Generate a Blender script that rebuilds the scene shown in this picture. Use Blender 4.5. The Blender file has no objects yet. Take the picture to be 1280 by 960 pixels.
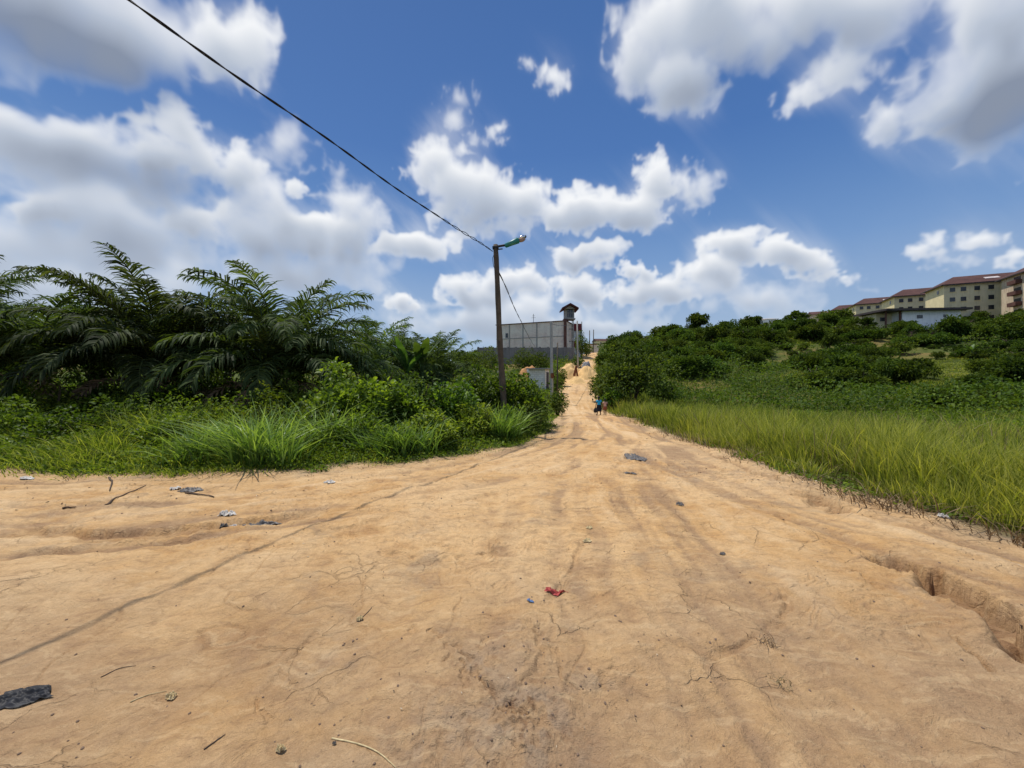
import bpy, math, random
import numpy as np
from mathutils import Vector, Matrix

scene = bpy.context.scene
col = scene.collection
F = 490.0; HY = 480.0; EYE = 1.6          # pinhole of the photo (1280x960), eye height
SUN = np.array([-0.27, 0.22, 1.0]); SUN /= np.linalg.norm(SUN)

# ------------------------------------------------------------------ helpers
def px(p, Y):                      # image column -> world x at distance Y
    return (p-640.0)/F*Y
def pz(py, Y):                     # image row -> world z at distance Y
    return EYE-(py-HY)/F*Y

def hash2(ix, iy, seed):
    h = (ix.astype(np.int64)*374761393 + iy.astype(np.int64)*668265263 + seed*974711) & 0xFFFFFFFF
    h = ((h ^ (h >> 13))*1274126177) & 0xFFFFFFFF
    h = (h ^ (h >> 16)) & 0xFFFF
    return h/65535.0
def vnoise(x, y, seed=0):          # value noise, -1..1
    x = np.asarray(x, float); y = np.asarray(y, float)
    ix = np.floor(x); iy = np.floor(y); fx = x-ix; fy = y-iy
    fx = fx*fx*fx*(fx*(fx*6-15)+10); fy = fy*fy*fy*(fy*(fy*6-15)+10)
    a = hash2(ix, iy, seed); b = hash2(ix+1, iy, seed); c = hash2(ix, iy+1, seed); d = hash2(ix+1, iy+1, seed)
    return ((a*(1-fx)+b*fx)*(1-fy)+(c*(1-fx)+d*fx)*fy)*2-1
def fbm(x, y, seed=0, octs=4, gain=.5):
    s = 0; a = 1; t = 0
    for i in range(octs):
        s = s+a*vnoise(x*2**i+i*17.3, y*2**i-i*9.1, seed+i); t += a; a *= gain
    return s/t
def smooth(a, b, x):
    t = np.clip((x-a)/(b-a), 0, 1); return t*t*(3-2*t)

def mesh_np(name, V, faces, mat=None, attrs=None, smooth_shade=False):
    """faces: list of int arrays (n,k)"""
    me = bpy.data.meshes.new(name)
    V = np.asarray(V, dtype=np.float32)
    me.vertices.add(len(V)); me.vertices.foreach_set('co', V.ravel())
    faces = [np.asarray(f, dtype=np.int32) for f in faces if len(f)]
    nl = sum(f.size for f in faces); nf = sum(len(f) for f in faces)
    me.loops.add(nl); me.polygons.add(nf)
    me.loops.foreach_set('vertex_index', np.concatenate([f.ravel() for f in faces]))
    starts = []; s = 0
    for f in faces:
        starts.append(s+np.arange(len(f))*f.shape[1]); s += f.size
    me.polygons.foreach_set('loop_start', np.concatenate(starts).astype(np.int32))
    if smooth_shade:
        me.polygons.foreach_set('use_smooth', np.ones(nf, dtype=bool))
    me.update(calc_edges=True)
    for k, v in (attrs or {}).items():
        a = me.attributes.new(k, 'FLOAT', 'POINT'); a.data.foreach_set('value', np.asarray(v, dtype=np.float32))
    if mat: me.materials.append(mat)
    return me
def link(name, me, parent=None, loc=None):
    o = bpy.data.objects.new(name, me); col.objects.link(o)
    if parent: o.parent = parent
    if loc is not None: o.location = loc
    return o
def tag(o, label, cat, group=None, kind=None):
    o['label'] = label; o['category'] = cat
    if group: o['group'] = group
    if kind: o['kind'] = kind
    return o
def empty(name, loc=(0, 0, 0), rz=0):
    o = bpy.data.objects.new(name, None); col.objects.link(o)
    o.location = loc; o.rotation_euler = (0, 0, rz); o.empty_display_size = .2
    return o
def copy_tree(root):
    r = root.copy(); col.objects.link(r)
    for ch in list(root.children):
        c = ch.copy(); col.objects.link(c); c.parent = r
        for g in ch.children:
            d = g.copy(); col.objects.link(d); d.parent = c
    return r

class MB:
    """collects boxes / tubes / quads into one mesh"""
    def __init__(s): s.v = []; s.f = []
    def quad(s, *p):
        n = len(s.v); s.v += [tuple(q) for q in p]; s.f.append(tuple(range(n, n+len(p)))); return s
    def box(s, c, d, rz=0, rx=0, ry=0):
        M = Matrix.Translation(c) @ Matrix.Rotation(rz, 4, 'Z') @ Matrix.Rotation(ry, 4, 'Y') @ Matrix.Rotation(rx, 4, 'X')
        n = len(s.v)
        for x in (-1, 1):
            for y in (-1, 1):
                for z in (-1, 1):
                    s.v.append(tuple(M @ Vector((x*d[0]/2, y*d[1]/2, z*d[2]/2))))
        for f in ((0, 1, 3, 2), (4, 6, 7, 5), (0, 4, 5, 1), (2, 3, 7, 6), (0, 2, 6, 4), (1, 5, 7, 3)):
            s.f.append(tuple(n+i for i in f))
        return s
    def tube(s, pts, rad, n=10, cap=True, jit=0, seed=0):
        rnd = random.Random(seed)
        pts = [Vector(p) for p in pts]
        if not hasattr(rad, '__len__'): rad = [rad]*len(pts)
        base = len(s.v)
        up = Vector((.013, .97, .21))
        for i, p in enumerate(pts):
            t = (pts[min(i+1, len(pts)-1)]-pts[max(i-1, 0)]).normalized()
            a = t.cross(up)
            if a.length < .05: a = t.cross(Vector((1, 0, 0)))
            a.normalize(); b = t.cross(a).normalized()
            for k in range(n):
                th = 2*math.pi*k/n; r = rad[i]*(1+jit*(rnd.random()-.5))
                s.v.append(tuple(p+a*math.cos(th)*r+b*math.sin(th)*r))
        for i in range(len(pts)-1):
            for k in range(n):
                k2 = (k+1) % n
                s.f.append((base+i*n+k, base+i*n+k2, base+(i+1)*n+k2, base+(i+1)*n+k))
        if cap:
            s.f.append(tuple(base+k for k in reversed(range(n))))
            s.f.append(tuple(base+(len(pts)-1)*n+k for k in range(n)))
        return s
    def ball(s, c, r, nu=12, nv=8, M=None):
        base = len(s.v)
        c = Vector(c)
        if not hasattr(r, '__len__'): r = (r, r, r)
        for j in range(nv+1):
            ph = math.pi*j/nv
            for i in range(nu):
                th = 2*math.pi*i/nu
                p = Vector((r[0]*math.sin(ph)*math.cos(th), r[1]*math.sin(ph)*math.sin(th), r[2]*math.cos(ph)))
                s.v.append(tuple(c+(M @ p if M else p)))
        for j in range(nv):
            for i in range(nu):
                i2 = (i+1) % nu
                s.f.append((base+j*nu+i, base+(j+1)*nu+i, base+(j+1)*nu+i2, base+j*nu+i2))
        return s
    def build(s, name, mat, parent=None, sm=False, loc=None, bev=0):
        me = bpy.data.meshes.new(name); me.from_pydata(s.v, [], s.f)
        if sm: me.polygons.foreach_set('use_smooth', [True]*len(me.polygons))
        me.materials.append(mat); me.update()
        o = link(name, me, parent, loc)
        if bev:
            m = o.modifiers.new('bevel', 'BEVEL'); m.width = bev; m.segments = 2; m.limit_method = 'ANGLE'
        return o

# ------------------------------------------------------------------ materials
def new_mat(name):
    m = bpy.data.materials.new(name); m.use_nodes = True
    nt = m.node_tree; nt.nodes.clear(); return m, nt
class NT:
    def __init__(s, nt): s.nt = nt
    def n(s, t, **kw):
        x = s.nt.nodes.new(t)
        for k, v in kw.items(): setattr(x, k, v)
        return x
    def l(s, a, b): s.nt.links.new(a, b)
    def math(s, op, a, b=None, c=None, clamp=False):
        x = s.n('ShaderNodeMath', operation=op, use_clamp=clamp)
        for i, v in enumerate((a, b, c)):
            if v is None: continue
            if isinstance(v, (int, float)): x.inputs[i].default_value = v
            else: s.l(v, x.inputs[i])
        return x.outputs[0]
    def mix(s, f, a, b, bt='MIX'):
        x = s.n('ShaderNodeMix', data_type='RGBA', blend_type=bt, clamp_factor=True)
        for k, v in ((0, f), (6, a), (7, b)):
            if isinstance(v, (int, float)): x.inputs[k].default_value = v
            elif isinstance(v, tuple): x.inputs[k].default_value = (*v, 1) if len(v) == 3 else v
            else: s.l(v, x.inputs[k])
        return x.outputs[2]
    def noise(s, vec, scale, detail=4, rough=.55, dist=0):
        x = s.n('ShaderNodeTexNoise'); x.inputs['Scale'].default_value = scale; x.inputs['Detail'].default_value = detail
        x.inputs['Roughness'].default_value = rough; x.inputs['Distortion'].default_value = dist
        if vec is not None: s.l(vec, x.inputs['Vector'])
        return x.outputs[0]
    def ramp(s, f, stops):
        x = s.n('ShaderNodeValToRGB'); s.l(f, x.inputs[0]); cr = x.color_ramp
        while len(cr.elements) < len(stops): cr.elements.new(.5)
        for e, (p, c) in zip(cr.elements, stops):
            e.position = p; e.color = (*c, 1) if hasattr(c, '__len__') else (c, c, c, 1)
        return x.outputs[0]
    def mr(s, v, a, b, c=0, d=1, sm=True):
        x = s.n('ShaderNodeMapRange'); x.interpolation_type = 'SMOOTHSTEP' if sm else 'LINEAR'
        s.l(v, x.inputs[0])
        for i, q in enumerate((a, b, c, d)): x.inputs[i+1].default_value = q
        return x.outputs[0]

def simple(name, c, rough=.8, vary=.25, scale=3, metal=0, bump=.15, bscale=40, spec=.3, streak=0, dirtc=None):
    m, nt = new_mat(name); N = NT(nt)
    tc = N.n('ShaderNodeTexCoord').outputs['Object']
    n1 = N.noise(tc, scale, 6, .6)
    lo = tuple(x*(1-vary) for x in c); hi = tuple(min(1, x*(1+vary)) for x in c)
    cc = N.ramp(n1, [(.3, lo), (.7, hi)])
    if streak:
        mp = N.n('ShaderNodeMapping'); mp.inputs['Scale'].default_value = (2.5, 2.5, .25); N.l(tc, mp.inputs[0])
        n2 = N.noise(mp.outputs[0], 1.2, 6, .65)
        cc = N.mix(N.mr(n2, .48, .72, 0, streak), cc, dirtc or tuple(x*.45 for x in c))
    b = N.n('ShaderNodeBsdfPrincipled'); N.l(cc, b.inputs['Base Color'])
    b.inputs['Roughness'].default_value = rough; b.inputs['Metallic'].default_value = metal
    b.inputs['Specular IOR Level'].default_value = spec
    if bump:
        bp = N.n('ShaderNodeBump'); bp.inputs['Strength'].default_value = bump; bp.inputs['Distance'].default_value = .02
        N.l(N.noise(tc, bscale, 5, .6), bp.inputs['Height']); N.l(bp.outputs[0], b.inputs['Normal'])
    o = N.n('ShaderNodeOutputMaterial'); N.l(b.outputs[0], o.inputs[0])
    return m

def leaf_mat(name, dark, mid, light, trans=.35, rough=.5, spec=.35, tcol=None):
    m, nt = new_mat(name); N = NT(nt)
    at = N.n('ShaderNodeAttribute'); at.attribute_name = 'var'
    oi = N.n('ShaderNodeObjectInfo')
    cc = N.ramp(at.outputs['Fac'], [(0, dark), (.5, mid), (1, light)])
    hs = N.n('ShaderNodeHueSaturation'); N.l(cc, hs.inputs['Color'])
    N.l(N.mr(N.math('FRACT', N.math('MULTIPLY', oi.outputs['Random'], 7.3)), 0, 1, .475, .51, False), hs.inputs['Hue'])
    N.l(N.mr(oi.outputs['Random'], 0, 1, .8, 1.55, False), hs.inputs['Value'])
    cc = hs.outputs[0]
    b = N.n('ShaderNodeBsdfPrincipled'); N.l(cc, b.inputs['Base Color'])
    b.inputs['Roughness'].default_value = rough; b.inputs['Specular IOR Level'].default_value = spec
    t = N.n('ShaderNodeBsdfTranslucent')
    N.l(N.mix(1.0, cc, tcol or (1.5, 1.5, .45), 'MULTIPLY'), t.inputs[0])
    mx = N.n('ShaderNodeMixShader'); mx.inputs[0].default_value = trans
    N.l(b.outputs[0], mx.inputs[1]); N.l(t.outputs[0], mx.inputs[2])
    o = N.n('ShaderNodeOutputMaterial'); N.l(mx.outputs[0], o.inputs[0])
    return m

M = {}
M['palm'] = leaf_mat('palm_frond', (.022, .040, .013), (.060, .098, .030), (.15, .20, .075), .38, .62, .14)
M['broad'] = leaf_mat('broad_leaf', (.03, .062, .010), (.085, .150, .020), (.20, .29, .04), .4, .5, .25)
M['shrub'] = leaf_mat('shrub_leaf', (.024, .046, .010), (.060, .100, .018), (.14, .19, .035), .32, .62, .12)
M['hill'] = leaf_mat('hill_tree_leaf', (.022, .042, .011), (.055, .092, .019), (.12, .17, .034), .3, .7, .06)
M['grass'] = leaf_mat('grass_blade', (.045, .075, .016), (.130, .188, .030), (.34, .37, .09), .4, .6, .15)
M['cane'] = leaf_mat('cane_grass_blade', (.035, .07, .016), (.095, .165, .035), (.24, .33, .10), .36, .45, .35)
M['weed'] = leaf_mat('weed_leaf', (.04, .070, .011), (.11, .170, .022), (.24, .32, .045), .38, .6, .15)
M['dry'] = leaf_mat('dry_grass', (.16, .12, .065), (.27, .21, .12), (.42, .35, .21), .25, .7, .1, (1.1, 1.0, .7))
M['dead_leaf'] = leaf_mat('dead_leaf', (.035, .024, .016), (.14, .10, .06), (.50, .44, .33), .1, .8, .1, (1, 1, .8))
M['banana'] = leaf_mat('banana_leaf', (.03, .065, .015), (.06, .115, .03), (.12, .2, .05), .35, .5, .3)
M['bark'] = simple('bark', (.085, .062, .042), .9, .4, 8, bump=.6, bscale=30)
M['wood'] = simple('weathered_pole_wood', (.105, .083, .06), .85, .35, 5, bump=.5, bscale=60, streak=.6, dirtc=(.05, .045, .035))
M['concrete_pale'] = simple('pale_concrete', (.42, .40, .36), .9, .2, 2, streak=.5, dirtc=(.2, .18, .15))
M['dark_metal'] = simple('dark_metal', (.025, .027, .03), .5, .3, 8, .3)
M['cable'] = simple('black_cable', (.012, .012, .014), .5, .3, 20, bump=0)
M['teal'] = simple('teal_paint', (.012, .20, .17), .42, .25, 14, bump=.05, spec=.5)
M['silver'] = simple('lamp_silver', (.75, .75, .76), .18, .05, 9, .9, bump=0)
M['lens'] = simple('lamp_lens', (.30, .22, .20), .2, .2, 9, 0, bump=0, spec=.6)
M['slab'] = simple('cast_slab', (.36, .34, .31), .9, .2, 1.5, streak=.4)
M['cream'] = simple('cream_render', (.86, .73, .42), .9, .1, .5, streak=.35, dirtc=(.42, .31, .2))
M['cream_stained'] = simple('stained_cream_render', (.72, .58, .40), .9, .2, .35, streak=.8, dirtc=(.42, .16, .10))
M['beige'] = simple('beige_render', (.74, .64, .42), .9, .12, .5, streak=.4, dirtc=(.28, .22, .16))
M['white'] = simple('white_render', (.86, .88, .90), .85, .08, .5, streak=.3)
M['glass_dark'] = simple('dark_glass', (.03, .035, .045), .2, .3, 2, bump=0, spec=.6)
M['roof_red'] = simple('red_roof_sheet', (.085, .037, .030), .8, .35, .35, bump=.1, streak=.3)
M['roof_dark'] = simple('dark_roof_sheet', (.07, .055, .055), .7, .3, .5)
M['tower_roof'] = simple('maroon_roof_sheet', (.09, .028, .026), .8, .3, .6)
M['roof_brown'] = simple('brown_roof_sheet', (.13, .06, .045), .8, .3, 1)
M['bright_panel'] = simple('roof_light_panel', (.62, .55, .52), .5, .2, 1)
M['red_paint'] = simple('dull_red_paint', (.22, .04, .045), .7, .3, 2)
M['rust'] = simple('rusty_sheet', (.20, .07, .03), .85, .4, 5)
M['sand'] = simple('yellow_sand', (.72, .47, .20), .95, .25, 1.2, bump=.5, bscale=6)
M['sand_red'] = simple('orange_sand', (.52, .27, .11), .95, .25, 1.2, bump=.5, bscale=6)
M['gravel'] = simple('grey_gravel', (.27, .27, .27), .95, .5, 8, bump=.8, bscale=14)
M['bag_black'] = simple('black_plastic', (.03, .03, .032), .55, .5, 9, bump=.1, spec=.25)
M['paper_white'] = simple('white_litter', (.56, .53, .48), .8, .4, 18)
M['scrap_red'] = simple('red_scrap', (.42, .07, .06), .6, .3, 20)
M['scrap_blue'] = simple('blue_scrap', (.12, .22, .42), .5, .3, 20)
M['scrap_grey'] = simple('grey_plastic', (.13, .12, .11), .5, .5, 14)
M['husk'] = simple('dry_husk', (.55, .44, .24), .9, .35, 30)
M['stick'] = simple('dry_stick', (.10, .07, .05), .9, .3, 20)
M['stone'] = simple('pebble_stone', (.24, .165, .11), .9, .5, 25, bump=.3)
M['skin'] = simple('dark_skin', (.09, .048, .03), .5, .1, 8, bump=0)
M['hair'] = simple('black_hair', (.008, .007, .007), .7, .3, 60, bump=.5, bscale=150)
M['shirt_blue'] = simple('blue_shirt', (.03, .42, .75), .85, .15, 10)
M['skirt_dark'] = simple('dark_skirt', (.018, .02, .028), .85, .2, 10)
M['top_pink'] = simple('pale_pink_top', (.62, .36, .28), .85, .2, 10)
M['shorts_brown'] = simple('red_brown_shorts', (.30, .09, .05), .85, .2, 10)
M['eye'] = simple('eye_white', (.7, .68, .65), .3, .02, 10, bump=0)
M['sandal'] = simple('sandal_rubber', (.03, .025, .03), .8, .2, 10)

def block_mat(name, c, mortar, bw=.4, bh=.2):
    m, nt = new_mat(name); N = NT(nt)
    tc = N.n('ShaderNodeTexCoord').outputs['Object']
    sp = N.n('ShaderNodeSeparateXYZ'); N.l(tc, sp.inputs[0])
    cb = N.n('ShaderNodeCombineXYZ')
    N.l(N.math('ADD', sp.outputs[0], sp.outputs[1]), cb.inputs[0]); N.l(sp.outputs[2], cb.inputs[1])
    br = N.n('ShaderNodeTexBrick'); N.l(cb.outputs[0], br.inputs['Vector'])
    br.inputs['Scale'].default_value = 1; br.inputs['Brick Width'].default_value = bw; br.inputs['Row Height'].default_value = bh
    br.inputs['Mortar Size'].default_value = .012; br.inputs['Mortar Smooth'].default_value = .3
    br.inputs['Color1'].default_value = (*c, 1); br.inputs['Color2'].default_value = (*[x*.82 for x in c], 1); br.inputs['Mortar'].default_value = (*mortar, 1)
    n = N.noise(tc, .35, 6, .65)
    cc = N.mix(N.mr(n, .35, .7, 0, .55), br.outputs[0], tuple(min(1, x*1.35) for x in c))
    mp = N.n('ShaderNodeMapping'); mp.inputs['Scale'].default_value = (1.5, 1.5, .2); N.l(tc, mp.inputs[0])
    cc = N.mix(N.mr(N.noise(mp.outputs[0], 1, 6, .65), .5, .75, 0, .45), cc, tuple(x*.5 for x in c))
    b = N.n('ShaderNodeBsdfPrincipled'); N.l(cc, b.inputs['Base Color']); b.inputs['Roughness'].default_value = .95
    b.inputs['Specular IOR Level'].default_value = .1
    bp = N.n('ShaderNodeBump'); bp.inputs['Strength'].default_value = .4; bp.inputs['Distance'].default_value = .02
    N.l(N.math('ADD', N.math('MULTIPLY', br.outputs['Fac'], -1), N.noise(tc, 20, 4)), bp.inputs['Height']); N.l(bp.outputs[0], b.inputs['Normal'])
    o = N.n('ShaderNodeOutputMaterial'); N.l(b.outputs[0], o.inputs[0]); return m
M['block'] = block_mat('grey_block_wall', (.88, .72, .60), (.60, .48, .41))
M['block_dark'] = block_mat('dark_block_wall', (.24, .22, .21), (.06, .06, .06))
M['block_white'] = block_mat('pale_block_wall', (.92, .86, .75), (.4, .37, .32))

# ------------------------------------------------------------------ terrain height
CP = []   # (x, y, z)
for th in range(-180, 180, 24):
    for r in (1.2, 3.5, 8):
        t = math.radians(th+r*3); CP.append((r*math.sin(t), r*math.cos(t), 0.0))
for th in (-172, -140, -110, 110, 140, 172):
    for r, z in ((20, 0), (60, 1), (200, 4), (3000, 5)):
        t = math.radians(th); CP.append((r*math.sin(t), r*math.cos(t), z))
def cp(p, Y, z): CP.append((px(p, Y), Y, z))
for p, Y, z in (
    (-300, 14, .1), (0, 13, .1), (200, 13, .05), (400, 12, .0), (600, 12.5, 0), (700, 14, 0),
    (-300, 30, .8), (0, 28, .6), (200, 26, .4), (400, 25, .3), (600, 24, .1),
    (-300, 60, 5), (0, 60, 5), (200, 60, 4.2), (400, 60, 3.4), (560, 60, 3.2), (640, 58, 3.3), (680, 45, 1.5), (640, 45, 1.5), (600, 42, 1.2),
    (-300, 110, 9), (0, 110, 9), (250, 110, 8.5), (450, 100, 7), (600, 84, 6.2), (660, 78, 6.0), (705, 78, 6.6), (640, 100, 7),
    (700, 33, .3), (720, 27, -.2), (745, 27, -.3), (715, 22, -.15), (715, 36, .6), (722, 45, 1.7), (728, 52, 2.7), (729, 60, 4.0), (731, 70, 5.6), (734, 85, 7.6), (738, 100, 9.3), (741, 115, 9.9), (745, 135, 9.6), (750, 200, 9), (700, 110, 8.8),
    (770, 20, -.1), (790, 30, -.25), (850, 16, -.15), (850, 30, -.4), (850, 45, .4), (800, 45, 1.0), (900, 10, -.05),
    (1000, 12, -.25), (1000, 25, -.6), (1000, 42, -.2), (1150, 10, -.2), (1150, 20, -.5), (1150, 38, .1), (1300, 8, -.1), (1300, 16, -.4), (1300, 32, .1), (1600, 10, -.1), (1600, 30, 0), (1600, 60, 5),
    (850, 62, 5.2), (780, 62, 4.0), (780, 85, 8.2), (800, 105, 12.2), (900, 62, 5.0), (900, 85, 10.5), (900, 110, 15.6), (1000, 58, 3.8), (1000, 72, 6.3), (1000, 95, 13), (1000, 122, 19.4),
    (1100, 56, 2.9), (1100, 75, 6.5), (1100, 100, 14.5), (1100, 125, 19.5), (1200, 52, 1.7), (1200, 62, 4.3), (1200, 72, 7.2), (1200, 90, 12.5), (1200, 110, 18), (1300, 45, 1.5), (1300, 56, 4.0), (1300, 66, 7.0), (1300, 80, 11.5), (1300, 100, 18), (1450, 50, 4), (1450, 100, 17), (1700, 100, 15),
    (850, 150, 15), (950, 150, 19.5), (1060, 165, 24), (1200, 150, 21), (1350, 140, 20),
    (700, 250, 8), (900, 300, 14), (1100, 300, 18), (1300, 300, 16), (500, 300, 8), (0, 300, 9), (-300, 300, 8),
    (700, 900, 6), (1000, 900, 8), (1300, 900, 8), (300, 900, 7), (0, 900, 7), (700, 3500, 3), (1200, 3500, 3), (100, 3500, 3)):
    cp(p, Y, z)
CP = np.array(CP)
def feat(x, y):
    r = np.sqrt(x*x+y*y)+.05
    return np.stack([np.arctan2(x, y)*2.0, np.log(r)], -1)
_A = feat(CP[:, 0], CP[:, 1])
def _U(d2): return .5*d2*np.log(d2+1e-9)
_n = len(CP)
_K = _U(((_A[:, None]-_A[None])**2).sum(-1))+np.eye(_n)*.004
_P = np.concatenate([np.ones((_n, 1)), _A], 1)
_L = np.block([[_K, _P], [_P.T, np.zeros((3, 3))]])
_w = np.linalg.solve(_L, np.concatenate([CP[:, 2], np.zeros(3)]))
def base_h(x, y):
    x = np.atleast_1d(np.asarray(x, float)); y = np.atleast_1d(np.asarray(y, float))
    out = np.empty(x.shape); xf = x.ravel(); yf = y.ravel(); of = out.ravel()
    for i in range(0, len(xf), 60000):
        A = feat(xf[i:i+60000], yf[i:i+60000])
        d2 = (A[:, None, 0]-_A[None, :, 0])**2+(A[:, None, 1]-_A[None, :, 1])**2
        of[i:i+60000] = _U(d2) @ _w[:_n]+_w[_n]+A @ _w[_n+1:]
    r = np.sqrt(xf**2+yf**2)
    k = smooth(9, 14, r)
    of *= .15+.85*k
    of += fbm(xf/14, yf/14, 5, 3)*.35*smooth(20, 60, r)
    return of.reshape(x.shape)

# dirt area outline (world metres): junction in front, road going over the crest
POLY = [(-70, 9.6), (-30, 8.2), (-20, 7.6), (-9.3, 7.15), (-6.4, 7.1), (-4, 7.35), (-2.3, 8.05), (-.8, 9.1), (.2, 10.4), (1.25, 13.2), (1.9, 18), (2.8, 25), (3.9, 33), (5.4, 45),
        (8.3, 60), (13.0, 80), (17.6, 100), (24, 130), (34, 160), (38, 160), (28, 130), (21.6, 100), (17.2, 80), (13.2, 62), (10, 48), (8.1, 36), (6.9, 28), (6.0, 22), (5.35, 14.2), (5.15, 9.8), (4.95, 6.5),
        (5.1, 5.3), (5.45, 4.1), (6.3, 2.6), (9, .6), (20, -3), (40, -6), (40, -14), (-70, -12)]
PG = np.array(POLY, float)
def seg_dist(x, y, a, b):
    d = b-a; L2 = (d**2).sum()
    t = np.clip(((x-a[0])*d[0]+(y-a[1])*d[1])/L2, 0, 1)
    return np.sqrt((x-a[0]-t*d[0])**2+(y-a[1]-t*d[1])**2), t
def poly_sdf(x, y):               # positive outside the dirt
    x = np.asarray(x, float); y = np.asarray(y, float)
    ins = np.zeros(x.shape, bool); dm = np.full(x.shape, 1e9)
    n = len(PG)
    for i in range(n):
        a = PG[i]; b = PG[(i+1) % n]
        d, _ = seg_dist(x, y, a, b); dm = np.minimum(dm, d)
        c = ((a[1] > y) != (b[1] > y))
        xi = a[0]+(y-a[1])*(b[0]-a[0])/((b[1]-a[1]) if b[1] != a[1] else 1e-9)
        ins ^= c & (x < xi)
    return np.where(ins, -dm, dm)
def line_dist(x, y, pts):         # distance, signed side, param along
    best = np.full(x.shape, 1e9); par = np.zeros(x.shape); side = np.zeros(x.shape); s = 0
    for i in range(len(pts)-1):
        a = np.array(pts[i], float); b = np.array(pts[i+1], float)
        d, t = seg_dist(x, y, a, b); L = np.linalg.norm(b-a)
        cr = np.sign((b[0]-a[0])*(y-a[1])-(b[1]-a[1])*(x-a[0]))
        m = d < best
        best = np.where(m, d, best); par = np.where(m, s+t*L, par); side = np.where(m, cr, side); s += L
    return best, side, par/s
def gp(p, q):                     # ground point seen at image p,q on the flat foreground
    Y = F*EYE/(q-HY); return (px(p, Y), Y)
def curve(pts, n=10):             # smooth polyline through points (Catmull-Rom)
    P = [np.array(p, float) for p in pts]; P = [2*P[0]-P[1]]+P+[2*P[-1]-P[-2]]; out = []
    for i in range(1, len(P)-2):
        for k in range(n):
            t = k/n
            out.append(.5*((2*P[i])+(-P[i-1]+P[i+1])*t+(2*P[i-1]-5*P[i]+4*P[i+1]-P[i+2])*t*t+(-P[i-1]+3*P[i]-3*P[i+1]+P[i+2])*t**3))
    out.append(P[-2]); return [tuple(o) for o in out]

FLOW_A = curve([(-40, 3.2), (-14, 4.4), (-7, 4.9), (-3, 5.7), (-.3, 7.6), (1.9, 11.5), (3.0, 17), (4.0, 24), (5.2, 33), (7.4, 46)], 6)
FLOW_B = curve([(1.5, -8), (1.2, -2), (1.1, 2), (1.5, 6), (2.6, 11), (3.7, 18), (4.7, 26), (6.0, 36), (9, 50)], 6)
FLOW_C = curve([(16, -6), (8, -.5), (5.2, 2.2), (4.0, 5), (3.7, 9), (4.2, 15), (5.2, 24)], 6)
GULLIES = [  # polyline in image points, half width, depth, roughness
    ([(1098, 690), (1125, 704), (1160, 716), (1190, 735), (1215, 750), (1240, 772), (1275, 798), (1330, 850)], .17, .20),
    ([(1010, 618), (1035, 630), (1062, 642)], .16, .10),
    ([(1185, 796), (1205, 812), (1245, 846)], .028, .045),
    ([(1056, 712), (1082, 722), (1104, 748)], .05, .03),
    ([(940, 590), (975, 603), (1000, 606)], .12, .07),
    ([(740, 660), (722, 690), (712, 715), (690, 745), (678, 790), (672, 840), (650, 880), (600, 915), (540, 945)], .045, .016),
    ([(560, 800), (590, 850), (640, 880)], .03, .02),
    ([(625, 880), (650, 890), (672, 882)], .022, .022), ([(700, 760), (690, 800), (700, 850), (740, 880)], .03, .012), ([(860, 600), (930, 640), (985, 665)], .05, .012), ([(960, 640), (1030, 660), (1090, 690)], .05, .016), ([(420, 770), (360, 820), (330, 870), (345, 920)], .03, .010), ([(80, 760), (170, 745), (260, 720), (330, 700)], .04, .010), ([(1100, 640), (1160, 660), (1230, 690)], .07, .03),
    ([(880, 828), (950, 795), (985, 760), (975, 735)], .04, .018),
    ([(360, 680), (450, 660), (540, 636), (640, 610)], .08, .02),
    ([(0, 655), (80, 660), (160, 664), (300, 655), (420, 640)], .18, .07),
    ([(0, 690), (130, 680), (260, 672)], .12, .03),
    ([(460, 690), (540, 700), (600, 690), (640, 678)], .05, .02),
    ([(490, 780), (545, 800), (575, 850), (570, 880)], .025, .014),
    ([(870, 560), (905, 575), (960, 600)], .10, .05),
    ([(780, 570), (830, 590), (850, 600)], .08, .03),
]
GULLY_W = [([gp(*q) for q in g], w, d) for g, w, d in GULLIES]
ROUGH = [(660, 885, .17, 1.0), (600, 835, .16, .7), (650, 800, .2, .7), (745, 850, .14, .7), (700, 740, .2, .5), (410, 825, .3, .5), (560, 940, .35, .8), (680, 940, .25, .5), (1190, 750, .4, .6), (320, 648, .5, .6), (795, 573, .5, .7), (870, 590, .9, .5), (950, 600, .7, .6), (1240, 700, .5, .4), (100, 640, 1.4, .5)]
ROUGH_W = [(*gp(a, b), r, s) for a, b, r, s in ROUGH]

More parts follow.
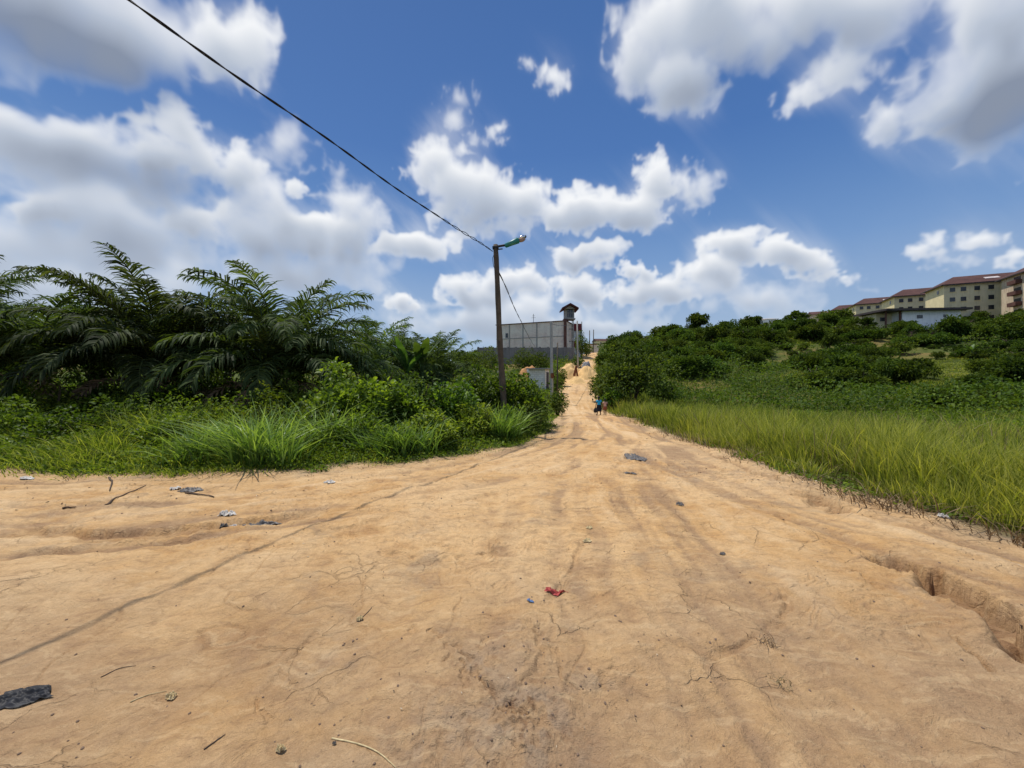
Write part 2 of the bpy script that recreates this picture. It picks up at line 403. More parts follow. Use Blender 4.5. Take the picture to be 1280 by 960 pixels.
def micro(x, y, full=False):
    """foreground relief: flow ruts, gullies, lumps. returns height, tone, dark, grey"""
    r = np.sqrt(x*x+y*y)
    near = 1-smooth(26, 60, r)
    h = np.zeros(x.shape); tone = np.zeros(x.shape); dark = np.zeros(x.shape); grey = np.zeros(x.shape)
    da, sa, ta = line_dist(x, y, FLOW_A); db, sb, tb = line_dist(x, y, FLOW_B); dc, sc_, tcc = line_dist(x, y, FLOW_C)
    for d, s, t, seed, wd in ((da, sa, ta, 11, 1.9), (db, sb, tb, 23, 1.7), (dc, sc_, tcc, 37, 1.5)):
        q = d*s
        w = np.exp(-(d/wd)**2)
        wob = fbm(x*.5, y*.5, seed+3, 2)*.5
        st = fbm((q+wob)*2.6, t*9, seed, 3)*.75+fbm((q+wob*.4)*9, t*22, seed+7, 2)*.35
        gate = .45+.55*vnoise(x*.6+3, y*.6, seed+9)
        h += w*st*.034*gate
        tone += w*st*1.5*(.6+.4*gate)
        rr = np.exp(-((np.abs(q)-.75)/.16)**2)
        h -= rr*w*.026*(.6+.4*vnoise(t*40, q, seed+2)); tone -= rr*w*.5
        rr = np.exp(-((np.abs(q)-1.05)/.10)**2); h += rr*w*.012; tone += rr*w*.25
    und = fbm(x*.42, y*.42, 71, 3); und2 = fbm(x*1.25, y*1.25, 79, 3); h += und*.08+und2*.035*(1-smooth(12, 22, r))+fbm(x*1.7, y*1.7, 72, 3)*.018; tone = tone+und2*.45
    rz_ = 1-smooth(8, 16, r)
    rough_amt = .35+.65*smooth(-.2, .45, fbm(x*.7, y*.7, 77, 3))
    h += (fbm(x*5, y*5, 73, 4)*.012+(np.abs(fbm(x*9+.4*fbm(x*4, y*4, 70, 2), y*9, 74, 3))-.2)*.012)*rough_amt*rz_
    sc1 = fbm(x*2.2-y*.9, y*7+x*2.5, 78, 3); h += sc1*.006*rz_; tone = tone+sc1*.25*rz_
    led = fbm(x*.9+.5*fbm(x*2.5, y*2.5, 68, 2), y*1.3, 69, 4)*7; h += .010*rz_*smooth(.35, .65, led-np.floor(led))*smooth(-.1, .3, vnoise(x*.7, y*.7, 67))
    plates = np.abs(fbm(x*1.3+.3*fbm(x*2, y*2, 9, 2), y*1.3, 75, 3))
    crack = 1-smooth(0, .03, plates)
    cg = smooth(.0, .5, vnoise(x*.35, y*.35, 76))*(1-smooth(6, 14, r))
    h -= crack*.010*cg; dark += crack*.25*cg
    for k_, off_ in enumerate((-1.9, -1.3, -.35, .3, 1.2, 1.75, 2.3)):      # old tyre tracks sweeping round to the side road
        q = da*sa-off_-.12*vnoise(ta*11, x*0+k_, 66); wv = .07+.03*vnoise(ta*25, x*0+k_*3, 65)
        g_ = np.exp(-(q/wv)**2)*smooth(-.5, .3, vnoise(ta*7+k_*5.3, x*0+k_, 64)+.2)*smooth(.1, .3, ta)
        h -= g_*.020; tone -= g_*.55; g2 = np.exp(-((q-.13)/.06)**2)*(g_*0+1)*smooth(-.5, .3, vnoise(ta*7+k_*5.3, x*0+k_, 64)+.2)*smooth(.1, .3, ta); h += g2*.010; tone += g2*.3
    lump = smooth(.1, .6, fbm(x*3.1, y*3.1, 81, 3)); h += lump*.006
    for g, w, d in GULLY_W:
        wobx = fbm(x*4, y*4, 91, 3)*.06+fbm(x*13, y*13, 93, 3)*.028
        dd, sd, t = line_dist(x+wobx, y+wobx*.7, g)
        env = smooth(0, .12, t)*(1-smooth(.86, 1, t))
        env = np.where((t <= 0) | (t >= 1), 0, env)
        ww = w*(1+.4*vnoise(t*14, t*3, 95)+.25*vnoise(x*11, y*11, 96))
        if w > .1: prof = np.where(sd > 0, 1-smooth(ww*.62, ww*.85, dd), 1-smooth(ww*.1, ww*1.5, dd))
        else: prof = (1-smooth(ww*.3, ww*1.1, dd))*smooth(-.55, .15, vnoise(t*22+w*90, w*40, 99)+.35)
        h -= prof*d*env*(1+.25*vnoise(x*9, y*9, 97)); dark += prof*env*min(1, d*9)*.75  # gully also darkened in colour, bank shade painted into the soil
        rim = np.exp(-((dd-ww*1.35)/(ww*.5))**2)*env; h += rim*d*.08
    for a, b, rad, s in ROUGH_W:
        w = np.exp(-((x-a)**2+(y-b)**2)/rad**2)*s
        h += w*(fbm(x*16, y*16, 101, 4)*.018+np.abs(fbm(x*34, y*34, 103, 2))*.008); grey += w*smooth(-.2, .3, fbm(x*9, y*9, 107, 3))
        dark += w*smooth(.15, .5, fbm(x*20, y*20, 109, 3))*.5
    return h*near, tone*near, np.clip(dark, 0, 1)*near, np.clip(grey, 0, 1)*near

def height(x, y, micro_on=True):
    x = np.atleast_1d(np.asarray(x, float)); y = np.atleast_1d(np.asarray(y, float))
    h = base_h(x, y)
    sd = poly_sdf(x, y)
    if micro_on: h = h+micro(x, y)[0]*(1-smooth(0, 1.5, sd)*.7)
    h = h+smooth(0, 1.2, sd)*(1-smooth(20, 40, np.hypot(x, y)))*.10+fbm(x*1.1, y*1.1, 61, 3)*.06*smooth(.2, 2, sd)
    return h
def H(x, y): return float(height(x, y)[0])
def hit(p, q, far=400, y0=4):      # where the sight line through an image point meets the land
    Y = np.geomspace(y0, far, 900)
    z = pz(q, Y); h = height(px(p, Y), Y)
    k = np.argmax(h >= z) if (h >= z).any() else int(np.argmax((h-z)/Y*(Y > 60)-9*(Y <= 60)))
    return px(p, Y[k]), float(Y[k])

# ground sheet
rows = [0.25, .5, .8, 1.05]
r = 1.25
while r < 4200:
    rows.append(r)
    r += max(.0065, r*r/(392*1.6)*.8) if r < 6 else (min(r*r/(392*1.6)*.8, .16) if r < 34 else r*.014)
rows = np.array(rows)
ang = np.concatenate([np.radians(np.linspace(-64, 64, 1150)), np.radians(np.linspace(64, 296, 200))[1:-1]])
RR, TT = np.meshgrid(rows, ang, indexing='ij')
GX = RR*np.sin(TT); GY = RR*np.cos(TT)
xf, yf = GX.ravel(), GY.ravel()
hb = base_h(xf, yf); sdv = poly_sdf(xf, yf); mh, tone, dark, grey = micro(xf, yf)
rf = np.hypot(xf, yf)
hz = hb+mh*(1-smooth(0, 1.5, sdv)*.7)+smooth(0, 1.2, sdv)*(1-smooth(20, 40, rf))*.10+fbm(xf*1.1, yf*1.1, 61, 3)*.06*smooth(.2, 2, sdv)
nr, na = RR.shape
idx = np.arange(nr*na).reshape(nr, na)
i0 = idx[:-1, :]; i1 = idx[1:, :]
Q = np.stack([i0.ravel(), i1.ravel(), np.roll(i1, -1, 1).ravel(), np.roll(i0, -1, 1).ravel()], 1)
cen = np.full((1, 3), 0.0); cen[0, 2] = hz[:na].mean()
V = np.concatenate([np.stack([xf, yf, hz], 1), cen])
Tr = np.stack([np.full(na, nr*na), idx[0], np.roll(idx[0], -1)], 1)
edge_n = fbm(xf*1.4, yf*1.4, 41, 4)*.35+fbm(xf*6, yf*6, 43, 2)*.1
green = smooth(-.12, .22, sdv+edge_n*np.clip(.6+rf/30, .6, 1.5))
verge = np.exp(-np.clip(-sdv-edge_n, 0, 99)/.38)*np.where(rf < 40, 1, .3)
ap = lambda a, v=0: np.append(a, v)

def ground_mat():
    m, nt = new_mat('ground_earth'); N = NT(nt)
    g = N.n('ShaderNodeNewGeometry').outputs['Position']
    A = {}
    for k in ('green', 'tone', 'dark', 'grey', 'verge'):
        a = N.n('ShaderNodeAttribute'); a.attribute_name = k; A[k] = a.outputs['Fac']
    big = N.noise(g, .35, 5, .6, .6); med = N.noise(g, 2.2, 6, .65, .4); fine = N.noise(g, 28, 6, .7)
    grit = N.noise(g, 160, 3, .7)
    c = N.ramp(big, [(.25, (.54, .285, .10)), (.42, (.66, .395, .165)), (.6, (.78, .52, .265)), (.78, (.54, .36, .20))])
    c = N.mix(N.mr(med, .38, .72, 0, .6), c, (.72, .50, .27))
    c = N.mix(N.mr(med, .5, .25, 0, .6), c, (.38, .20, .09))
    med2 = N.noise(g, 6.5, 6, .72, .8)
    c = N.mix(N.mr(med2, .48, .68, 0, .5), c, (.42, .26, .135))
    c = N.mix(N.mr(N.noise(g, .9, 5, .6, 1.5), .56, .7, 0, .45), c, (.34, .26, .18))
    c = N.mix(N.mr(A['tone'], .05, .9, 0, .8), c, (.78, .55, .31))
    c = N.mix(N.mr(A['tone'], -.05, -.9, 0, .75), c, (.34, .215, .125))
    c = N.mix(N.math('MULTIPLY', A['verge'], N.mr(N.noise(g, 1.8, 5, .7), .3, .65, .15, .85)), c, (.30, .235, .165))
    # a duller, greyer, rougher apron close to the viewer
    sp = N.n('ShaderNodeSeparateXYZ'); N.l(g, sp.inputs[0])
    nearf = N.math('MULTIPLY', N.mr(sp.outputs[1], 4.2, 1.6, 0, .75), N.mr(N.noise(g, .8, 4, .6), .3, .6, .35, 1))
    c = N.mix(nearf, c, (.36, .235, .14))
    c = N.mix(N.math('MULTIPLY', A['grey'], .42), c, (.33, .27, .21))
    c = N.mix(N.math('MULTIPLY', A['dark'], .8), c, (.20, .10, .048))  # darker soil for cracks and rough patches, plus the painted gully shade
    c = N.mix(N.mr(fine, .35, .7, 0, .35), c, N.mix(1.0, c, (.62, .58, .52), 'MULTIPLY'))
    c = N.mix(N.mr(grit, .56, .78, 0, .5), c, N.mix(1.0, c, (.5, .46, .42), 'MULTIPLY'))
    c = N.mix(N.mr(grit, .42, .25, 0, .3), c, (.72, .58, .40))
    wv = N.n('ShaderNodeVectorMath', operation='MULTIPLY_ADD'); wn_ = N.n('ShaderNodeTexNoise'); wn_.inputs['Scale'].default_value = 3.5; wn_.inputs['Detail'].default_value = 6; N.l(g, wn_.inputs['Vector'])
    N.l(wn_.outputs['Color'], wv.inputs[0]); wv.inputs[1].default_value = (.35, .35, .35); N.l(g, wv.inputs[2])
    vc = N.n('ShaderNodeTexVoronoi'); vc.feature = 'DISTANCE_TO_EDGE'; vc.inputs['Scale'].default_value = 2.3; N.l(wv.outputs[0], vc.inputs['Vector'])
    crk = N.math('MULTIPLY', N.mr(vc.outputs['Distance'], .022, .004), N.mr(N.noise(g, 1.1, 4, .6), .5, .62))
    c = N.mix(N.math('MULTIPLY', crk, .32), c, (.28, .17, .09))
    mps = N.n('ShaderNodeMapping'); mps.inputs['Rotation'].default_value = (0, 0, -.55); mps.inputs['Scale'].default_value = (1.2, 7, 1); N.l(wv.outputs[0], mps.inputs[0])
    stn = N.noise(mps.outputs[0], 2.4, 7, .68)
    c = N.mix(N.mr(stn, .52, .66, 0, .25), c, (.82, .60, .34)); c = N.mix(N.mr(stn, .46, .34, 0, .5), c, (.34, .205, .11))
    # small scattered dark grains and pale chips
    vo = N.n('ShaderNodeTexVoronoi'); vo.inputs['Scale'].default_value = 16; N.l(g, vo.inputs['Vector'])
    spk = N.math('MULTIPLY', N.mr(vo.outputs['Distance'], .16, .07), N.mr(N.noise(g, 1.3, 3), .52, .68))
    c = N.mix(N.math('MULTIPLY', spk, .7), c, (.12, .085, .06))
    gr = N.ramp(N.noise(g, .5, 6, .65), [(.3, (.045, .060, .020)), (.5, (.075, .095, .028)), (.65, (.11, .115, .045)), (.8, (.13, .105, .055))])
    gr2 = N.ramp(N.noise(g, .07, 6, .7, .5), [(.35, (.05, .072, .018)), (.5, (.085, .11, .025)), (.55, (.14, .135, .038)), (.7, (.21, .15, .06))])
    gr = N.mix(N.mr(sp.outputs[1], 30, 55), gr, gr2)
    gr = N.mix(N.mr(N.noise(g, 4, 5, .7), .4, .7, 0, .6), gr, N.mix(1.0, gr, (.5, .5, .5), 'MULTIPLY'))
    gr = N.mix(N.mr(N.noise(g, .9, 7, .75), .42, .62, 0, .6), gr, N.mix(1.0, gr, (1.5, 1.25, 1.1), 'MULTIPLY'))
    c = N.mix(A['green'], c, gr)
    b = N.n('ShaderNodeBsdfPrincipled'); N.l(c, b.inputs['Base Color']); b.inputs['Roughness'].default_value = .95
    b.inputs['Specular IOR Level'].default_value = .12
    hsum = N.math('ADD', N.math('MULTIPLY', N.noise(g, 9, 6, .68, .5), 1.6), N.math('ADD', N.math('MULTIPLY', N.noise(g, 45, 5, .7), .5), N.math('MULTIPLY', grit, .22)))
    hsum = N.math('ADD', N.math('SUBTRACT', hsum, N.math('MULTIPLY', crk, .5)), N.math('MULTIPLY', stn, .7))
    bp = N.n('ShaderNodeBump'); bp.inputs['Strength'].default_value = .9; bp.inputs['Distance'].default_value = .03
    N.l(hsum, bp.inputs['Height']); N.l(bp.outputs[0], b.inputs['Normal'])
    o = N.n('ShaderNodeOutputMaterial'); N.l(b.outputs[0], o.inputs[0]); return m
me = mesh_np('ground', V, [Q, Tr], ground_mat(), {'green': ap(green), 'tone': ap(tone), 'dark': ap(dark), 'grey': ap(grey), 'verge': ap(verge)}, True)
gnd = link('ground', me); tag(gnd, 'bare rutted orange earth junction and track with green land rising behind', 'ground', kind='structure')

# ------------------------------------------------------------------ vegetation generators
def unit(v): return v/np.maximum(np.linalg.norm(v, axis=-1, keepdims=True), 1e-9)
def leaves(rg, P, D, L, W, fold=.25, droop=.3, six=False):
    """a pointed leaf at each P growing along D (n,3). returns V (n*k,3), faces"""
    n = len(P)
    U = np.tile([0, 0, 1.0], (n, 1)); S = unit(np.cross(D, U)+1e-4*rg.normal(size=(n, 3)))
    S = unit(S+rg.normal(size=(n, 3))*.35); Nn = unit(np.cross(S, D))
    L = np.broadcast_to(L, (n,))[:, None]; W = np.broadcast_to(W, (n,))[:, None]
    tip = P+D*L-np.array([0, 0, 1])*L*droop
    if six:
        m1 = P+D*L*.3; m2 = P+D*L*.68-np.array([0, 0, 1])*L*droop*.35
        up = Nn*W*fold
        vs = [P, m1+S*W*.5+up, m1-S*W*.5+up, m2+S*W*.42+up, m2-S*W*.42+up, tip, m1, m2]
        V = np.stack(vs, 1).reshape(-1, 3); b = np.arange(n)[:, None]*8
        F3 = np.concatenate([b+[0, 1, 6], b+[0, 6, 2], b+[3, 5, 7], b+[7, 5, 4]])
        F4 = np.concatenate([b+[1, 3, 7, 6], b+[6, 7, 4, 2]])
        return V, [F3, F4], 8
    mid = P+D*L*.45
    V = np.stack([P, mid+S*W*.5+Nn*W*fold, tip, mid-S*W*.5+Nn*W*fold], 1).reshape(-1, 3)
    b = np.arange(n)[:, None]*4
    return V, [np.concatenate([b+[0, 1, 2], b+[0, 2, 3]])], 4
def rand_dir(rg, n):
    return unit(rg.normal(size=(n, 3)))
def crown(seed, lobes, n, L, W, mat, name='crown', six=False, up=.35, droop=.25, shell=.55, lowcut=None, tone=None):
    """leaf cloud over lumpy lobes [(x,y,z,rx,ry,rz)]"""
    rg = np.random.default_rng(seed); lobes = np.array(lobes, float)
    wt = (lobes[:, 3]*lobes[:, 4]*lobes[:, 5])**(2/3); wt /= wt.sum()
    k = rg.choice(len(lobes), n, p=wt); C = lobes[k]
    d = rand_dir(rg, n); rad = shell+(1-shell)*rg.random(n)**.6
    rad *= 1+.22*np.sin(d[:, 0]*7+k)*np.sin(d[:, 1]*6+2*k)*np.sin(d[:, 2]*5)
    P = C[:, :3]+d*C[:, 3:6]*rad[:, None]
    if lowcut is not None:
        keep = P[:, 2] > lowcut; P = P[keep]; d = d[keep]; rad = rad[keep]
    m = len(P)
    D = unit(d*.9+rand_dir(rg, m)*.8+np.array([0, 0, up]))
    s = .6+.8*rg.random(m)
    V, Fs, kk = leaves(rg, P, D, L*s, W*s, six=six, droop=droop)
    clump = fbm(P[:, 0]*2.2/max(.6, lobes[:, 3].max()), P[:, 1]*2.2+P[:, 2]*1.7, seed, 3)
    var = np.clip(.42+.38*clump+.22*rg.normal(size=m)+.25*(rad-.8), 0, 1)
    if tone: var = np.clip(var+tone, 0, 1)
    return mesh_np(name, V, Fs, mat, {'var': np.repeat(var, kk)})
def blades(rg, P, ht, wd, lean_dir, lean, segs=3):
    """curved tapering blades at P"""
    n = len(P); a = rg.random(n)*2*np.pi
    S = np.stack([np.cos(a), np.sin(a), np.zeros(n)], 1)*wd[:, None]*.5
    rowsv = []
    for i in range(segs+1):
        t = i/segs
        c = P+np.stack([lean_dir[:, 0]*lean*t**1.8*ht, lean_dir[:, 1]*lean*t**1.8*ht, ht*(t-.28*np.clip(lean, 0, 1.6)*t**2.6)], 1)
        w = (1-t**1.7)*(.55+.45*min(1, t*4+.3))
        if i < segs: rowsv += [c-S*w, c+S*w]
        else: rowsv.append(c)
    k = 2*segs+1
    V = np.stack(rowsv, 1).reshape(-1, 3); b = np.arange(n)[:, None]*k
    F4 = np.concatenate([b+[2*i, 2*i+1, 2*i+3, 2*i+2] for i in range(segs-1)]) if segs > 1 else np.zeros((0, 4), int)
    F3 = b+[2*segs-2, 2*segs-1, 2*segs]
    return V, [F4, F3], k
def trunk_mesh(seed, ht, r0, branches, mat, name='trunk', nb=6, spread=.5):
    rnd = random.Random(seed); mb = MB()
    pts = [(0, 0, -.35)]; x = y = 0
    for i in range(1, 5):
        x += rnd.uniform(-.06, .06)*ht; y += rnd.uniform(-.06, .06)*ht; pts.append((x, y, ht*i/4))
    mb.tube(pts, [r0, r0*.85, r0*.7, r0*.5, r0*.3], 7)
    for k in range(nb):
        i = rnd.randint(1, 3); p = Vector(pts[i]); a = rnd.random()*6.28; L = ht*spread*rnd.uniform(.6, 1)
        q = p+Vector((math.cos(a)*L*.5, math.sin(a)*L*.5, L*.45)); e = q+Vector((math.cos(a)*L*.4, math.sin(a)*L*.4, L*.35))
        mb.tube([p, q, e], [r0*.45, r0*.3, r0*.12], 5)
    me = bpy.data.meshes.new(name); me.from_pydata(mb.v, [], mb.f); me.materials.append(mat); return me

def scatter(rg, n, r0, r1, a0, a1, margin=0.0, dens=None):
    r = np.exp(rg.uniform(np.log(r0), np.log(r1), n)); a = np.radians(rg.uniform(a0, a1, n))
    x = r*np.sin(a); y = r*np.cos(a); s = poly_sdf(x, y)
    e = fbm(x*1.4, y*1.4, 41, 4)*.35
    k = (s+e) > margin
    if dens is not None: k &= rg.random(n) < dens(x, y, s)
    return x[k], y[k], s[k]

def add_stuff(name, parts, mat, label, cat):
    Vs, F3, F4, vr = [], [], [], []; off = 0
    for V, Fs, var in parts:
        Vs.append(V); vr.append(var)
        for f in Fs:
            if not len(f): continue
            (F3 if f.shape[1] == 3 else F4).append(f+off)
        off += len(V)
    fs = []
    if F3: fs.append(np.concatenate(F3))
    if F4: fs.append(np.concatenate(F4))
    me = mesh_np(name, np.concatenate(Vs), fs, mat, {'var': np.concatenate(vr)})
    o = link(name, me); tag(o, label, cat, kind='stuff'); return o

def tufts(rg, x, y, ht, per, spread, width, lean=.55, tone=0., up_to=None, tonef=None):
    """a fan of blades for every tuft"""
    n = len(x); z = height(x, y, True)
    X = np.repeat(x, per)+rg.normal(size=n*per)*np.repeat(spread, per); Y = np.repeat(y, per)+rg.normal(size=n*per)*np.repeat(spread, per)
    Z = np.repeat(z, per)-.03
    dx = X-np.repeat(x, per); dy = Y-np.repeat(y, per); L = np.hypot(dx, dy)+1e-6
    ld = np.stack([dx/L, dy/L], 1)+rg.normal(size=(n*per, 2))*.5
    h = np.repeat(ht, per)*(.45+.65*rg.random(n*per)); w = np.repeat(width, per)*(.6+.7*rg.random(n*per))
    le = lean*(.3+1.1*rg.random(n*per))
    P = np.stack([X, Y, Z], 1)
    V, Fs, k = blades(rg, P, h, w, ld, le)
    tn = np.repeat(rg.normal(size=n)*.15, per)+tone
    if tonef is not None: tn = tn+tonef(X, Y)
    base = np.clip(.45+.22*rg.normal(size=n*per)+tn, 0, 1)
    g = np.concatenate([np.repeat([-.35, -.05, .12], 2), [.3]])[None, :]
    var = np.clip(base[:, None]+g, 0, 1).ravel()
    return V, Fs, var

rg = np.random.default_rng(7)
# right-hand roadside: tall cogon grass, dense belt then open meadow
def right_side(x, y): return x > 2.0+.06*y
def dens_belt(x, y, s): return np.where(right_side(x, y), np.exp(-np.clip(s-.1, 0, 99)/4.5)*1.0+.40, 0)*np.where(s < .35, .6, 1)
x, y, s = scatter(rg, 34000, 3.2, 75, 5, 100, .10, dens_belt)
r = np.hypot(x, y)
gate = smooth(-.45, .25, vnoise(x*1.3, y*1.3, 203)+.5*vnoise(x*3.1, y*3.1, 204)+.5*(1-smooth(0, 2, s))-.25*smooth(5, 15, r)+.35*smooth(25, 40, r))
k = rg.random(len(x)) < gate; x, y, s, r = x[k], y[k], s[k], r[k]
patch = vnoise(x*.9, y*.9, 201)*.7+.5*vnoise(x*2.7, y*2.7, 202)
ht = (.30+.52*smooth(.05, .9, s))*(1+.5*patch)*(1-.35*smooth(4, 11, s))
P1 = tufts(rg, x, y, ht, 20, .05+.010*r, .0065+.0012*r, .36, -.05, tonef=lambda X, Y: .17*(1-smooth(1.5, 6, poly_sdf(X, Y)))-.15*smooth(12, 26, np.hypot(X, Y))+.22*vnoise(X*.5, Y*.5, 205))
n_ = 14000; x = rg.uniform(36, 104, n_); y = rg.uniform(32, 73, n_); k = ((x-69)/33)**2+((y-51)/20)**2+.3*vnoise(x*.3, y*.3, 251) < 1; x = x[k]; y = y[k]
PM = tufts(rg, x, y, .25+.3*rg.random(len(x)), 7, np.full(len(x), .35), np.full(len(x), .07), .9, .0, tonef=lambda X, Y: .3*vnoise(X*.15, Y*.3, 252))
n_ = 6000; x = rg.uniform(38, 76, n_); y = rg.uniform(84, 112, n_); k = ((x-57)/18)**2+((y-98)/14)**2 < 1; x = x[k]; y = y[k]
PN = tufts(rg, x, y, .3+.4*rg.random(len(x)), 6, np.full(len(x), .5), np.full(len(x), .11), .9, -.1, tonef=lambda X, Y: .3*vnoise(X*.15, Y*.3, 253))
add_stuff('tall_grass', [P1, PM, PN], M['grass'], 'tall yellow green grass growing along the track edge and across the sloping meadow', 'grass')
# dead straw at its feet
x, y, s = scatter(rg, 9000, 3.2, 24, 5, 100, -.30, lambda x, y, s: np.where(right_side(x, y) & (s < .9), .35+.65*(vnoise(x*1.2, y*1.2, 209) > -.1), 0))
r = np.hypot(x, y)
P2 = tufts(rg, x, y, .12+.34*rg.random(len(x))**2, 9, .08+.008*r, .006+.0011*r, 1.3, -.12)
x, y, s = scatter(rg, 5000, 6, 24, -62, 12, -.3, lambda x, y, s: np.where(~right_side(x, y) & (s < .35), .6, 0))
r = np.hypot(x, y)
P3 = tufts(rg, x, y, .05+.10*rg.random(len(x)), 6, .07+.006*r, .005+.001*r, 1.6, -.1)
# thin seed stalks standing above the grass
x, y, s = scatter(rg, 2600, 4, 30, 8, 100, .5, lambda x, y, s: np.where(right_side(x, y) & (vnoise(x*.4, y*.4, 206) > -.1), 1.0, 0))
r = np.hypot(x, y)
PS = tufts(rg, x, y, .75+.35*rg.random(len(x)), 3, .05+.01*r, .004+.0009*r, .35, -.05)
add_stuff('dry_grass', [P2, P3, PS], M['dry'], 'dead straw coloured grass and runners along the dirt edges', 'dry grass')
def scraps(n, cond, L, w):
    a = []; x = np.concatenate([rg.uniform(-14, 6.5, n), rg.normal(size=n//4)*.5+ROUGH_W[0][0]]); y = np.concatenate([rg.uniform(1.5, 16, n), rg.normal(size=n//4)*.35+ROUGH_W[0][1]])
    sd_ = poly_sdf(x, y); k = (sd_ < .25) & (y > 1.3) & (rg.random(len(x)) < np.exp(-np.clip(-sd_, 0, 9)/.45)*.9+.035+.25*(vnoise(x*.9, y*.9, 260) > .45)); x, y = x[k], y[k]
    D = unit(np.concatenate([rg.normal(size=(len(x), 2)), rg.normal(size=(len(x), 1))*.12], 1)); sc = np.minimum(L*(.3+1.2*rg.random(len(x))**2), .006*np.hypot(x, y)+.004)
    P = np.stack([x, y, height(x, y)+.006], 1)
    V, Fs, k = leaves(rg, P, D, sc, sc*w*(.4+rg.random(len(x))), droop=0.0, fold=.4)
    return V, Fs, np.repeat(rg.random(len(x))**1.6, k)
DB = [scraps(9000, 0, .085, .28), scraps(6000, 0, .20, .05)]
add_stuff('debris', DB, M['dead_leaf'], 'dead leaves, straw bits and fragments scattered over the dirt near the verges', 'debris')
# left verge: low weeds, reeds
def left_side(x, y): return ~right_side(x, y)
x, y, s = scatter(rg, 26000, 6.5, 40, -68, 12, -.05, lambda x, y, s: np.where(left_side(x, y), np.exp(-np.clip(s, 0, 99)/3.5)+.12, 0))
r = np.hypot(x, y)
P4 = tufts(rg, x, y, (.12+.26*smooth(.0, 1.0, s)+.42*smooth(.9, 2.6, s))*(1+.55*vnoise(x*.8, y*.8, 207)+.35*vnoise(x*2.4, y*2.4, 208))*(1-.5*smooth(-5.2, -4.0, x)), 14, .10+.006*r, .008+.0012*r, .75, .0,
           tonef=lambda X, Y: .18*(1-smooth(.4, 2.0, poly_sdf(X, Y)))-.1)
add_stuff('verge_grass', [P4], M['grass'], 'short bright green grass along the verge below the palms', 'grass')
# cane-like wide blades clumps
x, y, s = scatter(rg, 7000, 7.5, 22, -68, 4, .45, lambda x, y, s: np.where(left_side(x, y) & ((x < -4.4) | (vnoise(x*.8, y*.8, 216) > .45)) & (vnoise(x*.45, y*.45, 211)+.6*vnoise(x*1.3, y*1.3, 212) > .05), np.exp(-np.clip(s-1.0, 0, 9)/2.2), 0))
r = np.hypot(x, y)
P5 = tufts(rg, x, y, (.55+.6*rg.random(len(x)))*(1+.3*vnoise(x*.9, y*.9, 215)), 13, .10+.004*r, .026+.0016*r, .8, .02, tonef=lambda X, Y: .25*vnoise(X*.7, Y*.7, 214))
add_stuff('cane_grass', [P5], M['cane'], 'broad bladed cane grass standing waist high below the palms', 'grass')
# weeds: leafy ground cover both sides
def weeds(n, r0, r1, a0, a1, margin, dens, hfun, Lb, tone=0):
    x, y, s = scatter(rg, n, r0, r1, a0, a1, margin, dens)
    r = np.hypot(x, y); hh = hfun(x, y, s)*rg.random(len(x))**.7
    P = np.stack([x, y, height(x, y)+hh], 1)
    sc = Lb*(1+r/16)*(.6+.8*rg.random(len(x)))
    D = unit(rand_dir(rg, len(x))+np.array([0, 0, .55]))
    V, Fs, k = leaves(rg, P, D, sc, sc*.55)
    var = np.clip(.42+.3*fbm(x*.8, y*.8, 221, 3)+.2*rg.normal(size=len(x))+tone, 0, 1)
    return V, Fs, np.repeat(var, k)
W1 = weeds(150000, 6.5, 45, -68, 12, -.02, lambda x, y, s: np.where(left_side(x, y), 1.0, 0)*np.where(s < .3, .5, 1), lambda x, y, s: .06+.34*smooth(.1, 1.4, s)*(1+.6*vnoise(x*1.1, y*1.1, 230))+.45*smooth(1.3, 3.4, s)*(1+vnoise(x*.6, y*.6, 231)), .055)
W2 = weeds(170000, 4, 62, 8, 100, -.2, lambda x, y, s: np.where(right_side(x, y), np.where(s < .4, .5*(vnoise(x*1.7, y*1.7, 236) > .1), .25+.6*smooth(1, 5, s)), 0)*np.where(((x-69)/31)**2+((y-51)/18)**2 < 1, .12, 1), lambda x, y, s: .06+.30*smooth(.5, 3, s)*(1+.8*vnoise(x*.5, y*.5, 233))+.6*smooth(.2, .7, fbm(x*.28, y*.28, 235, 3))*smooth(5, 12, s), .050, -.04)
add_stuff('weeds', [W1, W2], M['weed'], 'low leafy weeds carpeting the ground beside the track', 'weeds')
# far slope undergrowth
def far_cover(n, r0, r1, a0, a1, sz, hh, tone, thr=-.1):
    x, y, s = scatter(rg, n, r0, r1, a0, a1, .5, lambda x, y, s: np.where(fbm(x*.06, y*.06, 241, 3) > thr, 1.0, .10)*np.where(((x-69)/31)**2+((y-51)/18)**2+.35*vnoise(x*.2, y*.2, 249) < 1, .03, 1)*np.where(((x-57)/17)**2+((y-98)/13)**2+.5*vnoise(x*.2, y*.2, 250) < 1, .2, 1))
    r = np.hypot(x, y); P = np.stack([x, y, height(x, y, False)+hh*rg.random(len(x))*(1+fbm(x*.1, y*.1, 243, 2))], 1)
    sc = sz*(r/60)**.6*(.5+rg.random(len(x)))
    D = unit(rand_dir(rg, len(x))+np.array([0, 0, .6]))
    P[:, 2] += .9*smooth(.1, .5, fbm(x*.22, y*.22, 247, 3))*rg.random(len(x))
    V, Fs, k = leaves(rg, P, D, sc, sc*.6)
    var = np.clip(.4+.35*fbm(x*.15, y*.15, 245, 3)+.2*rg.normal(size=len(x))+tone, 0, 1)
    return V, Fs, np.repeat(var, k)
U1 = far_cover(60000, 40, 150, 6, 72, .34, 1.5, .05, -.12)
U2 = far_cover(22000, 35, 130, -62, 6, .4, .9, .05)
add_stuff('undergrowth', [U1, U2], M['shrub'], 'patchy low undergrowth covering the distant slopes', 'undergrowth')

